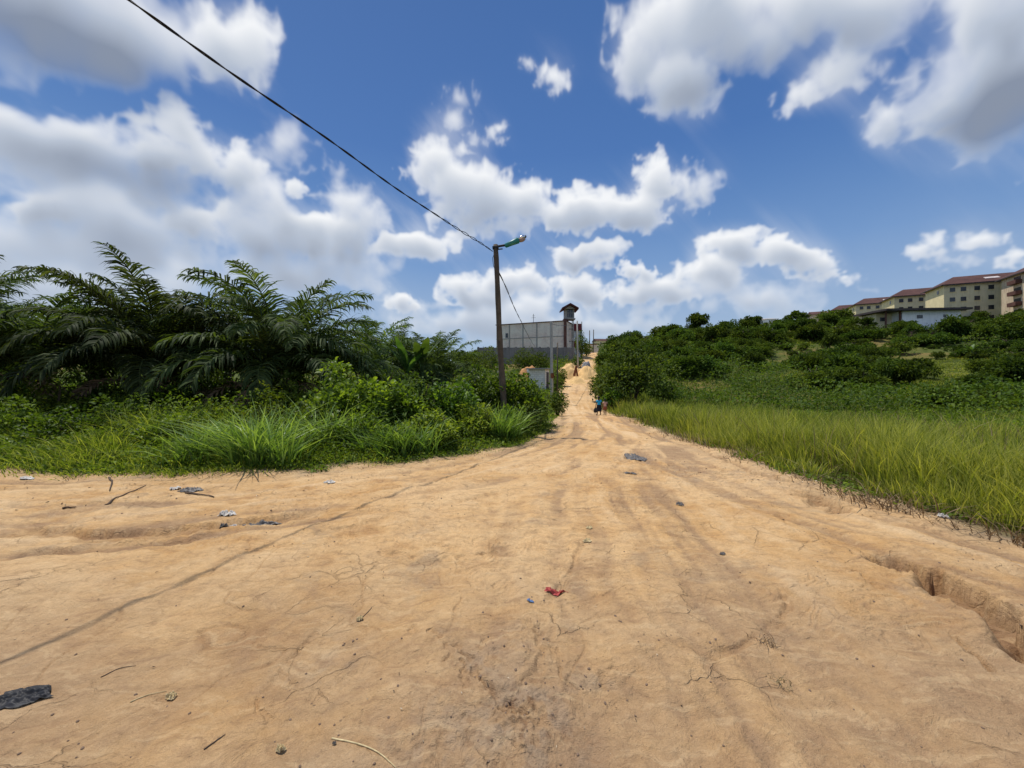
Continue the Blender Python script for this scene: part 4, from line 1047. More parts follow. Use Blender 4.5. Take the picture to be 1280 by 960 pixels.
an = MB().tube([(Lb*.48, 3, ztop-.2), (Lb*.48, 3, ztop+2.0)], .05, 6).tube([(Lb*.48-.5, 3, ztop+1.2), (Lb*.48+.5, 3, ztop+1.2)], .03, 5).tube([(Lb*.48-.35, 3, ztop+1.6), (Lb*.48+.35, 3, ztop+1.6)], .03, 5).build('antenna', M['dark_metal'], gb)
# boundary wall
A2 = Vector((px(598, 76), 76, 0)); B2 = Vector((px(717, 70), 70, 0)); d2 = B2-A2
bw = empty('boundary_wall', (A2.x, A2.y, 0), math.atan2(d2.y, d2.x)); tag(bw, 'long dark grey block boundary wall in front of the unfinished building', 'wall')
L2 = d2.length; n = 12; mb = MB()
for i in range(n):
    xa = L2*(i+.5)/n; wx, wy = A2.x+d2.x*(i+.5)/n, A2.y+d2.y*(i+.5)/n
    zt = pz(434.5, wy); z0 = min(H(wx, wy), zt-1.5)-.8; mb.box((xa, 0, (zt+z0)/2), (L2/n-.002, .2, zt-z0))
mb.build('wall', M['block_dark'], bw)
mb = MB()
for i in range(n+1):
    wy = A2.y+d2.y*i/n; zt = pz(433.7, wy); mb.box((L2*i/n, -.06, zt-1.5), (.3, .3, 3.0))
mb.build('piers', M['block_dark'], bw)
# tower
YT = 80; xt = px(712, YT); gt = H(xt, YT)-.3
tw = empty('lookout_tower', (xt, YT, gt)); tag(tw, 'narrow lookout tower with a small gabled cabin on open posts', 'tower')
zc0 = pz(398.5, YT)-gt; zc1 = pz(385.5, YT)-gt; wcab = 12.5/F*YT
for sx in (-1, 1):
    for sy in (-1, 1):
        MB().box((sx*wcab*.40, sy*wcab*.4+1, zc0/2), (.26 if sx < 0 else .14, .2, zc0)).build('post', M['tower_roof'] if sx < 0 else M['concrete_pale'], tw)
for z in (zc0*.45, zc0*.75):
    MB().box((0, 1-wcab*.4-.02, z), (wcab*.8, .1, .12)).build('brace', M['roof_dark'], tw)
MB().box((0, 1, zc0), (wcab*1.15, wcab*1.15, .22)).build('platform', M['slab'], tw)
MB().box((0, 1, (zc0+zc1)/2+.1), (wcab*.95, wcab*.95, zc1-zc0)).build('cabin', M['slab'], tw)
wd = MB().box((.12, 1-wcab*.48, (zc0+zc1)/2+.1), (wcab*.58, .06, (zc1-zc0)*.78)).build('window', M['glass_dark'], tw)
mb = MB()
for i in (-1, 0, 1): mb.box((.12+i*wcab*.19, 1-wcab*.48-.05, (zc0+zc1)/2+.1), (.06, .05, (zc1-zc0)*.78))
mb.box((.12, 1-wcab*.48-.06, (zc0+zc1)/2+.1), (wcab*.58, .05, .07)); mb.build('window_frame', M['slab'], wd)
hw = 10.3/F*YT; zr = pz(380, YT)-gt
mb = MB()
for s in (-1, 1):
    mb.quad((s*hw, -1.2, zc1-.05), (0, -1.2, zr), (0, 3.2, zr), (s*hw, 3.2, zc1-.05)); mb.quad((s*hw, -1.2, zc1-.35), (0, -1.2, zr-.35), (0, 3.2, zr-.35), (s*hw, 3.2, zc1-.35)); mb.quad((s*hw, -1.2, zc1-.05), (0, -1.2, zr), (0, -1.2, zr-.35), (s*hw, -1.2, zc1-.35)); mb.quad((s*hw, -1.2, zc1-.05), (s*hw, 3.2, zc1-.05), (s*hw, 3.2, zc1-.35), (s*hw, -1.2, zc1-.35))
mb.build('roof', M['tower_roof'], tw)
MB().quad((-hw*.65, -.55, zc1-.2), (hw*.65, -.55, zc1-.2), (0, -.55, zr-.4)).build('gable', M['slab'], tw)
# red and white house beside the tower
YH = 83; xh = px(718.5, YH); gh = H(xh, YH)-.5
hs = empty('small_house', (xh, YH, gh)); tag(hs, 'small white house with a dull red upper fascia behind the lookout tower', 'house')
wH = 15.5/F*YH; z1 = pz(405, YH)-gh; z2 = pz(413.5, YH)-gh; z3 = pz(427, YH)-gh; z4 = pz(432, YH)-gh
MB().box((0, 2.5, z2/2+.02), (wH*.94, 5, z2-.04)).build('wall', M['white'], hs)
MB().box((0, 2.4, (z1+z2)/2), (wH, 5.6, z1-z2)).build('fascia', M['red_paint'], hs)
MB().box((0, -.10, (z3+z4)/2-.2), (wH*.98, .3, z3-z4+.5)).build('balcony_rail', M['red_paint'], hs)
MB().box((-wH*.20, -.02, (z2+z3)/2+.25), (wH*.2, .1, (z2-z3)*.55)).build('window', M['glass_dark'], hs)
MB().box((-wH*.32, -.35, z2*.5), (.14, .14, z2)).box((wH*.45, -.35, z2*.5), (.14, .14, z2)).box((wH*.1, -.35, z2*.5), (.10, .12, z2)).build('porch_posts', M['dark_metal'], hs)
# crest building and far roofs
def house(p, Y, q0, q1, w, dep, rz, wall, roof, label, roofh=.5, win=0, name='distant_house', flat=False, over=.35):
    x = px(p, Y); z0 = pz(q0, Y); z1 = pz(q1, Y); zb = min(z0, H(x, Y))-2.0
    o = empty(name, (x, Y, zb), rz); tag(o, label, 'house')
    MB().box((0, dep/2, (z1-zb)/2), (w, dep, z1-zb)).build('wall', M[wall], o)
    if flat: MB().box((0, dep/2-.1, z1-zb+.13), (w+over*2, dep+over*2, .26)).build('roof', M[roof], o)
    else:
        mb = MB(); zt = z1-zb
        a = (-w/2-over, -over, zt-.05); b = (w/2+over, -over, zt-.05); c = (w/2+over, dep+over, zt-.05); d = (-w/2-over, dep+over, zt-.05)
        e = (-w/2-over, dep/2, zt+roofh); f = (w/2+over, dep/2, zt+roofh)
        mb.quad(a, b, f, e).quad(c, d, e, f).quad(a, e, d).quad(b, c, f)
        mb.build('roof', M[roof], o)
    for i in range(win):
        MB().box((-w/2+w*(i+.7)/(win+.4), -.02, z1-zb-1.1), (w*.09, .08, .9)).build('window', M['glass_dark'], o)
    return o
house(740, 124, 439.5, 430.6, 4.2, 5, R_(-8), 'block', 'roof_brown', 'low pale pink building with a brown roof edge at the top of the track', flat=True, name='roadside_building', over=.2)
house(755, 170, 434, 426, 6.5, 6, .1, 'cream', 'roof_red', 'far house with a reddish roof just past the crest of the track', 1.2, 2)
house(766, 185, 434, 425, 5, 6, -.2, 'white', 'bright_panel', 'far white house with a pale roof just past the crest of the track', 1.0, 1)
house(950, 150, 404, 399, 5.5, 7, .3, 'white', 'bright_panel', 'far white house with a pale roof peeping over the hill', 1.2, 2)
house(962, 160, 404, 398.5, 5, 7, -.1, 'white', 'bright_panel', 'low far white house with a pale roof over the hill, the smaller of the pair', .7, 1)
house(1026, 150, 404, 392.5, 5.0, 8, R_(-25), 'cream_stained', 'roof_red', 'reddish stained house with a low red roof beside the tall dark tree', 1.6, 1)

# white bungalow under the housing row
YW = 103; xw = px(1154, YW); zb = H(xw, YW)-3; zt = pz(388.5, YW)-zb
wh = empty('bungalow', (px(1128, YW), YW, zb), R_(-5)); tag(wh, 'long white bungalow with a thin dark roof below the housing blocks', 'house')
MB().box((7, 4, zt/2), (14, 8, zt)).build('wall', M['white'], wh)
MB().box((-2.0, 5.6, zt/2), (4, 4.8, zt-.2)).build('porch_wall', M['beige'], wh)
MB().box((5, 3.8, zt+.25), (20.5, 11, .5), rx=.02).build('roof', M['roof_dark'], wh)
for x_ in (-3.8, -.35): MB().box((x_, .3, zt/2), (.3, .3, zt)).build('porch_post', M['roof_brown'], wh)
MB().box((4.2, -.02, zt-1.6), (1.4, .1, .9)).build('window', M['glass_dark'], wh)
MB().box((10.2, -.02, zt-1.5), (.7, .1, .7)).build('window', M['glass_dark'], wh)
MB().box((-2.2, 3.16, zt-1.7), (1.5, .1, 1.0)).build('window', M['glass_dark'], wh)

# housing blocks
UX = Vector((.905, -.425, 0)); rzb = math.atan2(UX.y, UX.x)
def block(p, Y, qe, length, label, stained=False, floors=4):
    x = px(p, Y); ze = pz(qe, Y); zb = min(H(x, Y), ze-11)-3; h = ze-zb; dep = 10.5
    o = empty('housing_block', (x, Y, zb), rzb); tag(o, label, 'apartment block', 'row of cream apartment blocks with red roofs')
    MB().quad((0, 0, 0), (length, 0, 0), (length, 0, h), (0, 0, h)).quad((length, 0, 0), (length, dep, 0), (length, dep, h), (length, 0, h)).quad((length, dep, 0), (0, dep, 0), (0, dep, h), (length, dep, h)).build('wall', M['beige'], o)
    MB().quad((0, dep, 0), (0, 0, 0), (0, 0, h), (0, dep, h)).build('gable_wall', M['cream_stained' if stained else 'cream'], o)
    e0, e1, e2, e3 = (-.8, -.9, h-.1), (length+.4, -.9, h-.1), (length+.4, dep+.9, h-.1), (-.8, dep+.9, h-.1); r0, r1 = (4.2, dep/2, h+3.1), (length-3, dep/2, h+3.1)
    MB().quad(e0, e1, r1, r0).quad(e2, e3, r0, r1).quad(e3, e0, r0).quad(e1, e2, r1).build('roof', M['roof_red'], o)
    MB().box((-.82, dep/2, h-.2), (.1, dep+1.8, .28)).build('gutter', M['roof_dark'], o)
    MB().box((length/2-.1, -.92, h-.32), (length+1, .1, .28)).build('gutter', M['roof_dark'], o)
    MB().box((length*.42, 1.9, h+1.45), (3.0, 1.3, .12), rx=.48).build('roof_panel', M['bright_panel'], o)
    # projecting stair bay
    MB().box((length*.5, -.55, h/2-.3), (2.4, 1.1, h-.6)).build('stair_bay', M['cream'], o)
    cols = [length*f for f in (.07, .16, .27, .38, .62, .73, .84, .93)]
    for f in range(floors):
        z = h-1.7-f*2.9
        if z < 1: break
        for c in cols:
            w = MB().box((c, -.01, z), (1.15, .1, 1.25)).build('window', M['glass_dark'], o)
            MB().box((c, -.05, z-.7), (1.4, .22, .12)).build('sill', M['cream'], w)
        MB().box((length*.5, -1.12, z), (.8, .08, 1.0)).build('window', M['glass_dark'], o)
        if stained:
            MB().box((-.6, dep*.42, z-.5), (1.2, 3.2, 1.0)).build('balcony', M['roof_brown'], o)
            MB().box((-.03, dep*.42, z+.2), (.1, 2.4, 1.6)).build('window', M['glass_dark'], o)
        elif f % 2 == 0:
            MB().box((-.03, dep*.3, z), (.1, 1.0, 1.1)).build('window', M['glass_dark'], o)
    return o
block(1288, 100, 337, 26, 'nearest housing block, its stained cream gable carrying brown balconies', True)
block(1180, 117, 356, 26, 'housing block in the middle of the row, directly behind the white bungalow')
block(1118, 139, 370.5, 26, 'third housing block of the row, its bright yellow gable behind the bungalow porch')
block(1070, 166, 380.5, 26, 'fourth housing block of the row, just past the tall dark tree')
block(1040, 200, 388, 26, 'farthest housing block, mostly hidden behind the tall dark tree')

# small pale block hut near the thicket
YU = 40; xu = px(674, YU); gu = H(xu, YU)-.2; ht_ = pz(462, YU)-gu
hut = empty('block_hut', (xu, YU, gu), R_(-22)); tag(hut, 'small pale block hut with a flat slab roof among the shrubs', 'hut')
MB().box((0, 0, ht_/2), (1.7, 1.5, ht_)).build('wall', M['block_white'], hut)
MB().box((.03, -.05, ht_+.06), (2.25, 1.9, .12)).build('roof', M['slab'], hut)
MB().box((.86, .1, ht_*.45), (.04, .8, ht_*.85)).build('door', M['roof_dark'], hut)

# heaps
def heap(name, x, y, w, dpt, h, mat, label, cat, seed, rough=.12, n=56):
    g = np.linspace(-1, 1, n); X, Yg = np.meshgrid(g, g, indexing='ij'); Rr = np.hypot(X, Yg)
    k = 1-smooth(.05, 1, Rr+fbm(X*1.6+seed, Yg*1.6, seed, 3)*.22)
    wx = x+X*w/2; wy = y+Yg*dpt/2
    z = height(wx, wy, False)+k*h*(1+fbm(X*3, Yg*3, seed+5, 4)*rough*2)+fbm(X*9, Yg*9, seed+7, 3)*rough*h*.35*(k > .02)-.06*(k <= .02)-.03
    idx = np.arange(n*n).reshape(n, n)
    Qd = np.stack([idx[:-1, :-1].ravel(), idx[1:, :-1].ravel(), idx[1:, 1:].ravel(), idx[:-1, 1:].ravel()], 1)
    V = np.stack([wx.ravel()-x, wy.ravel()-y, z.ravel()-H(x, y)], 1)
    o = link(name, mesh_np(name, V, [Qd], mat, None, True), None, (x, y, H(x, y)))
    return tag(o, label, cat)
heap('sand_heap', px(733, 50.5), 50.5, 4.4, 5.5, 1.5, M['sand'], 'large yellow sand heap dumped beside the track', 'sand heap', 3)
heap('sand_heap', px(713, 51), 51, 4.4, 4.2, 2.0, M['sand'], 'pointed yellow sand heap behind the pale poles', 'sand heap', 5)
heap('sand_heap', px(722, 46), 46.5, 2.8, 3.6, .7, M['sand'], 'low spread of yellow sand at the front of the heaps', 'sand heap', 8)
heap('gravel_heap', px(733, 52), 52.4, 3.0, 2.6, 1.9, M['gravel'], 'grey gravel heap on top of the yellow sand by the track', 'gravel heap', 11, .2)
heap('earth_mound', px(660, 50), 50, 4.0, 3.0, 1.9, M['sand_red'], 'orange earth mound behind the pale block hut', 'earth mound', 14)
x, y = px(718, 49.5), 48.8; rp = MB(); rp.box((0, 0, .7), (.28, .05, 1.3), ry=.25).box((.2, .1, .6), (.2, .05, 1.1), ry=-.2, rz=.4)
tag(rp.build('rusty_sheet', M['rust'], None, loc=(x, y, H(x, y)+.4)), 'rusty brown metal sheet stuck upright in the sand heap', 'metal sheet')
x, y = px(661.5, 49), 49; ds = MB(); 
ds.ball((0, 0, .0), (.30, .06, .30), 16, 8, Matrix.Rotation(.3, 3, 'X')).tube([(0, .1, -.9), (0, .1, 0)], .03, 6)
tag(ds.build('white_dish', M['white'], None, True, loc=(x, y, H(x, y)+1.25)), 'round white dish on a short post above the orange mound', 'dish')
x, y = px(748.5, 43), 43
tag(MB().tube([(0, 0, -.2), (.02, 0, 1.3)], [.12, .1], 8).build('tree_stump', M['bark'], None, loc=(x+.3, y, H(x, y)+.6)), 'dark stump at the edge of the track past the large bush', 'stump')

# ------------------------------------------------------------------ children
def skin_obj(name, verts, edges, radii, mat, parent, lev=2):
    me = bpy.data.meshes.new(name); me.from_pydata(verts, edges, []); me.materials.append(mat)
    o = link(name, me, parent)
    m = o.modifiers.new('skin', 'SKIN'); m.use_smooth_shade = True
    sv = me.skin_vertices[0].data
    for i, r in enumerate(radii): sv[i].radius = (r, r) if not hasattr(r, '__len__') else r
    sv[0].use_root = True
    s = o.modifiers.new('sub', 'SUBSURF'); s.levels = lev; s.render_levels = lev
    return o
def child(x, y, h, rz, shirt, lower, skirt, label, stride, arm_l, arm_r, seed):
    """a standing / walking child of height h, facing +Y in its own frame"""
    o = empty('person', (x, y, H(x, y)), rz); tag(o, label, 'person', 'children walking on the track')
    s = h/1.2
    V = []; E = []; Rr = []
    def add(p, r, par=None):
        V.append((p[0]*s, p[1]*s, p[2]*s)); Rr.append(tuple(q*s for q in r) if hasattr(r, '__len__') else r*s)
        if par is not None: E.append((par, len(V)-1))
        return len(V)-1
    pel = add((0, 0, .62), (.105, .08)); ab = add((0, 0, .72), (.09, .07), pel); ch = add((0, .005, .84), (.105, .075), ab); up = add((0, 0, .93), (.085, .06), ch)
    nk = add((0, .005, .99), .036, up); hd0 = add((0, .015, 1.03), .052, nk); hd1 = add((0, .02, 1.10), (.074, .082), hd0); hd2 = add((0, .015, 1.155), (.05, .055), hd1)
    for sd, st, arm in ((-1, stride, arm_l), (1, -stride, arm_r)):
        hp = add((sd*.065, 0, .56), .068, pel); kn = add((sd*.068, st*.55+.02, .31), .045, hp); cf = add((sd*.068, st*.75-.015, .2), .040, kn); an = add((sd*.07, st-.01, .065), .026, cf)
        he = add((sd*.07, st-.02, .03), .028, an); to = add((sd*.078, st+.09, .022), .02, an)
        sh = add((sd*.125, 0, .925), .042, up)
        el = add((sd*arm[0][0], arm[0][1], arm[0][2]), .028, sh); wr = add((sd*arm[1][0], arm[1][1], arm[1][2]), .020, el)
        w = Vector(arm[1]); dv = (Vector(arm[1])-Vector(arm[0])).normalized(); palm = w+dv*.045
        pm = add((sd*palm[0], palm[1], palm[2]), (.024, .014), wr)
        for f in range(5):
            off = (f-2)*.011; ln = (.03, .045, .05, .046, .036)[f]
            q = palm+dv*(.02 if f else -.01)+Vector((0, off, 0)); e = q+dv*ln+Vector((-.012, off*.5+(.02 if f == 0 else 0), 0))
            a = add((sd*q[0], q[1], q[2]), .007, pm); add((sd*e[0], e[1], e[2]), .006, a)
    body = skin_obj('body', V, E, Rr, M['skin'], o)
    # face details on the head
    mb = MB()
    mb.ball((0, .108*s, 1.085*s), (.012*s, .016*s, .02*s), 8, 6)
    for sd in (-1, 1): mb.ball((sd*.078*s, .01*s, 1.085*s), (.012*s, .02*s, .03*s), 8, 6)
    mb.ball((0, .094*s, 1.045*s), (.024*s, .010*s, .008*s), 8, 6)
    mb.build('nose_and_ears', M['skin'], body, True)
    for sd in (-1, 1): MB().ball((sd*.028*s, .088*s, 1.105*s), (.013*s, .008*s, .008*s), 8, 6).build('eye', M['eye'], body, True)
    MB().ball((0, 0*s, 1.122*s), (.083*s, .092*s, .078*s), 16, 10).build('hair', M['hair'], o, True)
    # shirt: torso and short sleeves
    V2 = [(0, 0, .565), (0, 0, .70), (0, .005, .84), (0, 0, .93), (0, 0, .965)]; R2 = [(.128, .102), (.112, .088), (.120, .09), (.10, .075), (.055, .05)]; E2 = [(0, 1), (1, 2), (2, 3), (3, 4)]
    for sd, arm in ((-1, arm_l), (1, arm_r)):
        V2.append((sd*.13, 0, .925)); R2.append((.055, .055)); E2.append((3, len(V2)-1))
        m = Vector((.125, 0, .925)).lerp(Vector(arm[0]), .6); V2.append((sd*m[0], m[1], m[2])); R2.append((.046, .046)); E2.append((len(V2)-2, len(V2)-1))
    skin_obj('shirt', [tuple(q*s for q in v) for v in V2], E2, [tuple(q*s for q in r) for r in R2], shirt, o)
    if skirt:
        mb = MB(); n = 28; zs = [(.665, .115), (.6, .13), (.48, .155), (.36, .175), (.24, .19)]
        for z, r in zs:
            for i in range(n):
                a = 6.283*i/n; rr = r*(1+.07*math.sin(a*7)*(.665-z)*2.5); mb.v.append((math.cos(a)*rr*s, math.sin(a)*rr*.82*s, z*s))
        for j in range(len(zs)-1):
            for i in range(n): mb.f.append((j*n+i, j*n+(i+1) % n, (j+1)*n+(i+1) % n, (j+1)*n+i))
        mb.build('skirt', lower, o, True)
    else:
        V3 = [(0, 0, .69), (0, 0, .58)]; R3 = [(.112, .086), (.120, .098)]; E3 = [(0, 1)]
        for sd, st in ((-1, stride), (1, -stride)):
            V3.append((sd*.068, st*.15, .50)); R3.append((.084, .084)); E3.append((1, len(V3)-1)); V3.append((sd*.07, st*.45+.01, .36)); R3.append((.072, .072)); E3.append((len(V3)-2, len(V3)-1))
        skin_obj('shorts', [tuple(q*s for q in v) for v in V3], E3, [tuple(q*s for q in r) for r in R3], lower, o)
    for sd, st in ((-1, stride), (1, -stride)):
        MB().box((sd*.075*s, (st+.03)*s, .008), (.07*s, .17*s, .018)).build('sandal', M['sandal'], o)
    return o
kx, ky = px(748.5, 24.2), 24.2
child(kx, ky, 1.16, R_(12), M['shirt_blue'], M['skirt_dark'], True, 'taller child in a bright blue shirt and long dark skirt carrying a dark bag', .10, [(.17, .0, .74), (.19, .06, .57)], [(.165, -.02, .74), (.175, .02, .56)], 1)
kx2, ky2 = px(756.2, 24.0), 24.0
child(kx2, ky2, 1.0, R_(-8), M['top_pink'], M['shorts_brown'], False, 'smaller child in a pale pink top and red brown shorts walking beside the blue shirt', -.09, [(.16, .03, .76), (.17, .10, .62)], [(.16, -.02, .74), (.165, .04, .57)], 2)
bg = MB(); n = 14
for z, w_, d_ in ((0, .05, .03), (.03, .10, .06), (.16, .11, .065), (.26, .07, .04), (.31, .025, .02)):
    for i in range(n):
        a = 6.283*i/n; bg.v.append((math.cos(a)*w_*(1+.1*math.sin(5*a)), math.sin(a)*d_, z))
for j in range(4):
    for i in range(n): bg.f.append((j*n+i, j*n+(i+1) % n, (j+1)*n+(i+1) % n, (j+1)*n+i))
bg.tube([(-.02, 0, .30), (-.025, 0, .36), (0, 0, .385), (.025, 0, .36), (.02, 0, .30)], .006, 6)
a = R_(12); lx, ly = -.198, .065
tag(bg.build('carrier_bag', M['bag_black'], None, True, loc=(kx+lx*math.cos(a)-ly*math.sin(a), ky+lx*math.sin(a)+ly*math.cos(a), H(kx, ky)+.535-.385)), 'dark carrier bag held by the child in the blue shirt', 'bag')

# ------------------------------------------------------------------ litter on the dirt
def crumple(name, p, q, w, d, mat, label, cat, seed, amp=.04, rz=0, n=26, group=None, tail=False, thick=.0):
    x, y = gp(p, q)
    g = np.linspace(-1, 1, n); X, Yg = np.meshgrid(g, g, indexing='ij')
    ang_ = np.arctan2(Yg, X); sq = np.maximum(np.abs(X), np.abs(Yg)); rr = sq*(1+.22*vnoise(np.cos(ang_)*2+seed, np.sin(ang_)*2, seed))
    X2 = np.cos(ang_)*rr*w/2; Y2 = np.sin(ang_)*rr*d/2
    if tail: Y2 = Y2*(1-.75*smooth(.2, 1.1, X2/(w/2)))
    f1 = 1-np.abs(vnoise(X2/w*7+seed, Y2/d*2.6, seed+1)); f2 = 1-np.abs(vnoise(X2/w*4, Y2/d*11+seed, seed+2))
    Z = amp*(f1**2*.7+f2**2*.6+.5*vnoise(X2/w*14, Y2/d*14, seed+3))*(1-smooth(.75, 1.05, rr)*.8)+.006
    c, s = math.cos(rz), math.sin(rz); WX = x+X2*c-Y2*s; WY = y+X2*s+Y2*c
    Zw = height(WX, WY)+Z
    idx = np.arange(n*n).reshape(n, n)
    Qd = np.stack([idx[:-1, :-1].ravel(), idx[1:, :-1].ravel(), idx[1:, 1:].ravel(), idx[:-1, 1:].ravel()], 1)
    z0 = H(x, y)
    o = link(name, mesh_np(name, np.stack([WX.ravel()-x, WY.ravel()-y, Zw.ravel()-z0], 1), [Qd], mat, None, True), None, (x, y, z0))
    return tag(o, label, cat, group)
crumple('plastic_bag', 32, 867, .29, .155, M['bag_black'], 'crumpled black plastic bag lying flat, cut by the picture edge', 'plastic bag', 3, .016, 0, 60, tail=True)
crumple('red_scrap', 694, 738, .19, .06, M['scrap_red'], 'flattened red scrap lying across the wheel rut in the middle of the track', 'litter', 7, .022, .25)
crumple('blue_scrap', 663, 757, .05, .03, M['scrap_blue'], 'small blue plastic scrap just below the red scrap', 'litter', 9, .01)
crumple('paper_scrap', 284, 644, .20, .10, M['paper_white'], 'white crumpled paper beside the grey plastic on the side track', 'litter', 11, .04)
crumple('paper_scrap', 291, 656, .10, .06, M['paper_white'], 'smaller white scrap below the crumpled white paper', 'litter', 12, .02)
crumple('plastic_scrap', 280, 660, .09, .07, M['scrap_grey'], 'small grey plastic lump just under the white crumpled paper', 'litter', 13, .04)
crumple('plastic_sheet', 326, 652, .42, .16, M['scrap_grey'], 'torn grey plastic strewn in the dirt beside the white paper', 'litter', 14, .035, .2, 34)
crumple('plastic_sheet', 795, 573, .42, .55, M['scrap_grey'], 'grey rag lying on the track where it starts to narrow', 'litter', 15, .025, .3, 34)
crumple('plastic_sheet', 788, 591, .22, .12, M['scrap_grey'], 'dark flat scrap just below the grey rag', 'litter', 16, .02)
crumple('paper_scrap', 219, 610, .16, .12, M['paper_white'], 'white scrap at the end of a dark twig near the verge', 'litter', 17, .03)
crumple('plastic_sheet', 238, 611, .35, .16, M['scrap_grey'], 'dark torn plastic beside a white scrap near the verge', 'litter', 18, .03)
crumple('paper_scrap', 411, 606, .17, .10, M['paper_white'], 'pale litter at the verge below the tallest thicket shrub', 'litter', 19, .03)
crumple('paper_scrap', 34, 598, .24, .11, M['paper_white'], 'pale litter at the verge near the picture edge', 'litter', 20, .03)
crumple('paper_scrap', 1180, 649, .12, .09, M['paper_white'], 'small white scrap at the foot of the tall grass', 'litter', 21, .03)
crumple('dry_husk', 450, 772, .05, .032, M['husk'], 'pale dry husk beside a thin twig', 'husk', 22, .02)
crumple('dry_husk', 214, 865, .055, .04, M['husk'], 'pale dry husk near the black plastic bag', 'husk', 23, .02)
crumple('dry_husk', 351, 940, .042, .028, M['husk'], 'pale dry husk closest to the camera', 'husk', 24, .018)
crumple('dry_husk', 737, 658, .07, .06, M['husk'], 'pale dry husk at the upper end of the central rut', 'husk', 25, .02)
crumple('dry_husk', 734, 673, .08, .05, M['husk'], 'pale dry husk in the central rut above the red scrap', 'husk', 26, .02)
crumple('blue_scrap', 418, 930, .02, .014, M['scrap_grey'], 'tiny dark plastic chip near the closest husk', 'litter', 27, .008)
crumple('plastic_scrap', 903, 690, .06, .035, M['scrap_grey'], 'small dark scrap alone on the smooth dirt', 'litter', 28, .015)
crumple('plastic_scrap', 850, 629, .10, .08, M['scrap_grey'], 'small dark lump on the dirt where the track widens', 'litter', 29, .03)
# grass tufts lying on dirt
for (p, q, nb, sz, lab) in ((958, 802, 46, .055, 'pale dead grass tuft flattened on the dirt'), (976, 850, 24, .04, 'second, smaller pale dead grass tuft nearer the camera')):
    x, y = gp(p, q)
    P_ = np.stack([x+rg.normal(size=nb)*.03, y+rg.normal(size=nb)*.03, np.full(nb, H(x, y))], 1)
    ld = unit(rg.normal(size=(nb, 3)))[:, :2]
    V_, F_, k_ = blades(rg, P_, np.full(nb, sz), np.full(nb, .006), ld, np.full(nb, 1.6))
    V_ = V_-np.array([x, y, H(x, y)])
    tag(link('dead_grass_tuft', mesh_np('dead_grass_tuft', V_, F_, M['dry'], {'var': np.clip(rg.random(nb), 0, 1).repeat(k_)}), None, (x, y, H(x, y))), lab, 'grass tuft')
# twigs
def twig(name, pts_img, r, mat, label, seed):
    rnd = random.Random(seed); P_ = curve([gp(*q) for q in pts_img], 5); mb = MB(); q0 = P_[0]; z0 = H(*q0)
    zz = [H(*P_[0]), H(*P_[-1])]; m_ = len(P_)-1; pts = [(a-q0[0]+rnd.uniform(-r, r)*.4, b-q0[1], max(H(a, b), zz[0]+(zz[1]-zz[0])*i/m_)-z0+r*.9) for i, (a, b) in enumerate(P_)]
    mb.tube(pts, [r*(1-.6*i/len(pts)) for i in range(len(pts))], 6)
    return tag(mb.build(name, mat, None, True, loc=(*q0, z0)), label, 'twig')
twig('twig', [(132, 627), (150, 620), (182, 606)], .013, M['stick'], 'thick dark twig lying slanted near the verge', 1)
twig('twig', [(136, 596), (140, 603), (137, 612)], .016, M['stick'], 'short forked dark stick at the edge of the grass', 2)
twig('twig', [(163, 875), (185, 864), (208, 857)], .003, M['husk'], 'thin pale twig near the black plastic bag', 3)
twig('twig', [(415, 922), (455, 932), (480, 946), (495, 960)], .004, M['husk'], 'curved pale stalk at the bottom edge of the picture', 4)
twig('twig', [(452, 770), (460, 762), (465, 756)], .003, M['stick'], 'thin dark twig beside the pale dry husk', 5)
twig('twig', [(78, 632), (95, 630)], .015, M['stick'], 'short dark twig on the side track', 6)
twig('twig', [(232, 614), (255, 616), (268, 618)], .014, M['stick'], 'dark twig pointing from the torn plastic near the verge', 7)
twig('twig', [(126, 840), (150, 828), (170, 824)], .0025, M['stick'], 'hair-thin twig above the black plastic bag', 8)
twig('twig', [(255, 945), (275, 930), (282, 925)], .003, M['stick'], 'thin dark twig close to the camera', 9)
# pebbles
prnd = random.Random(4)
pm = []
for k in range(4):
    mb = MB(); mb.ball((0, 0, 0), (1, .8, .6), 9, 6); 
    vv = np.array(mb.v); vv *= (1+.3*vnoise(vv[:, 0]*2+k*9, vv[:, 1]*2+vv[:, 2]*3, k))[:, None]
    me_ = bpy.data.meshes.new('pebble'); me_.from_pydata([tuple(v) for v in vv], [], mb.f); me_.materials.append(M['stone']); pm.append(me_)
spots = []
while len(spots) < 210:
    if prnd.random() < .45:
        a_, b_, r_, s_ = prnd.choice(ROUGH_W); x = a_+prnd.gauss(0, r_*.6); y = b_+prnd.gauss(0, r_*.6)
    else:
        p = prnd.uniform(0, 1280); q = 560+400*prnd.random()**1.0; x, y = gp(p, q)
    if poly_sdf(np.array([x]), np.array([y]))[0] < -.15 and y > 1.5: spots.append((x, y))
hs_ = height(np.array([s[0] for s in spots]), np.array([s[1] for s in spots]))
for i, (x, y) in enumerate(spots):
    s_ = prnd.uniform(.0025, .006)*(1+y*.25)
    o = link('pebble', pm[i % 4], None, (x, y, hs_[i]+s_*.25)); o.scale = (s_, s_, s_); o.rotation_euler = (prnd.random()*.5, prnd.random()*.5, prnd.random()*6)
    tag(o, 'small dull brown pebble loose on the bare dirt', 'pebble', 'loose pebbles on the bare dirt')

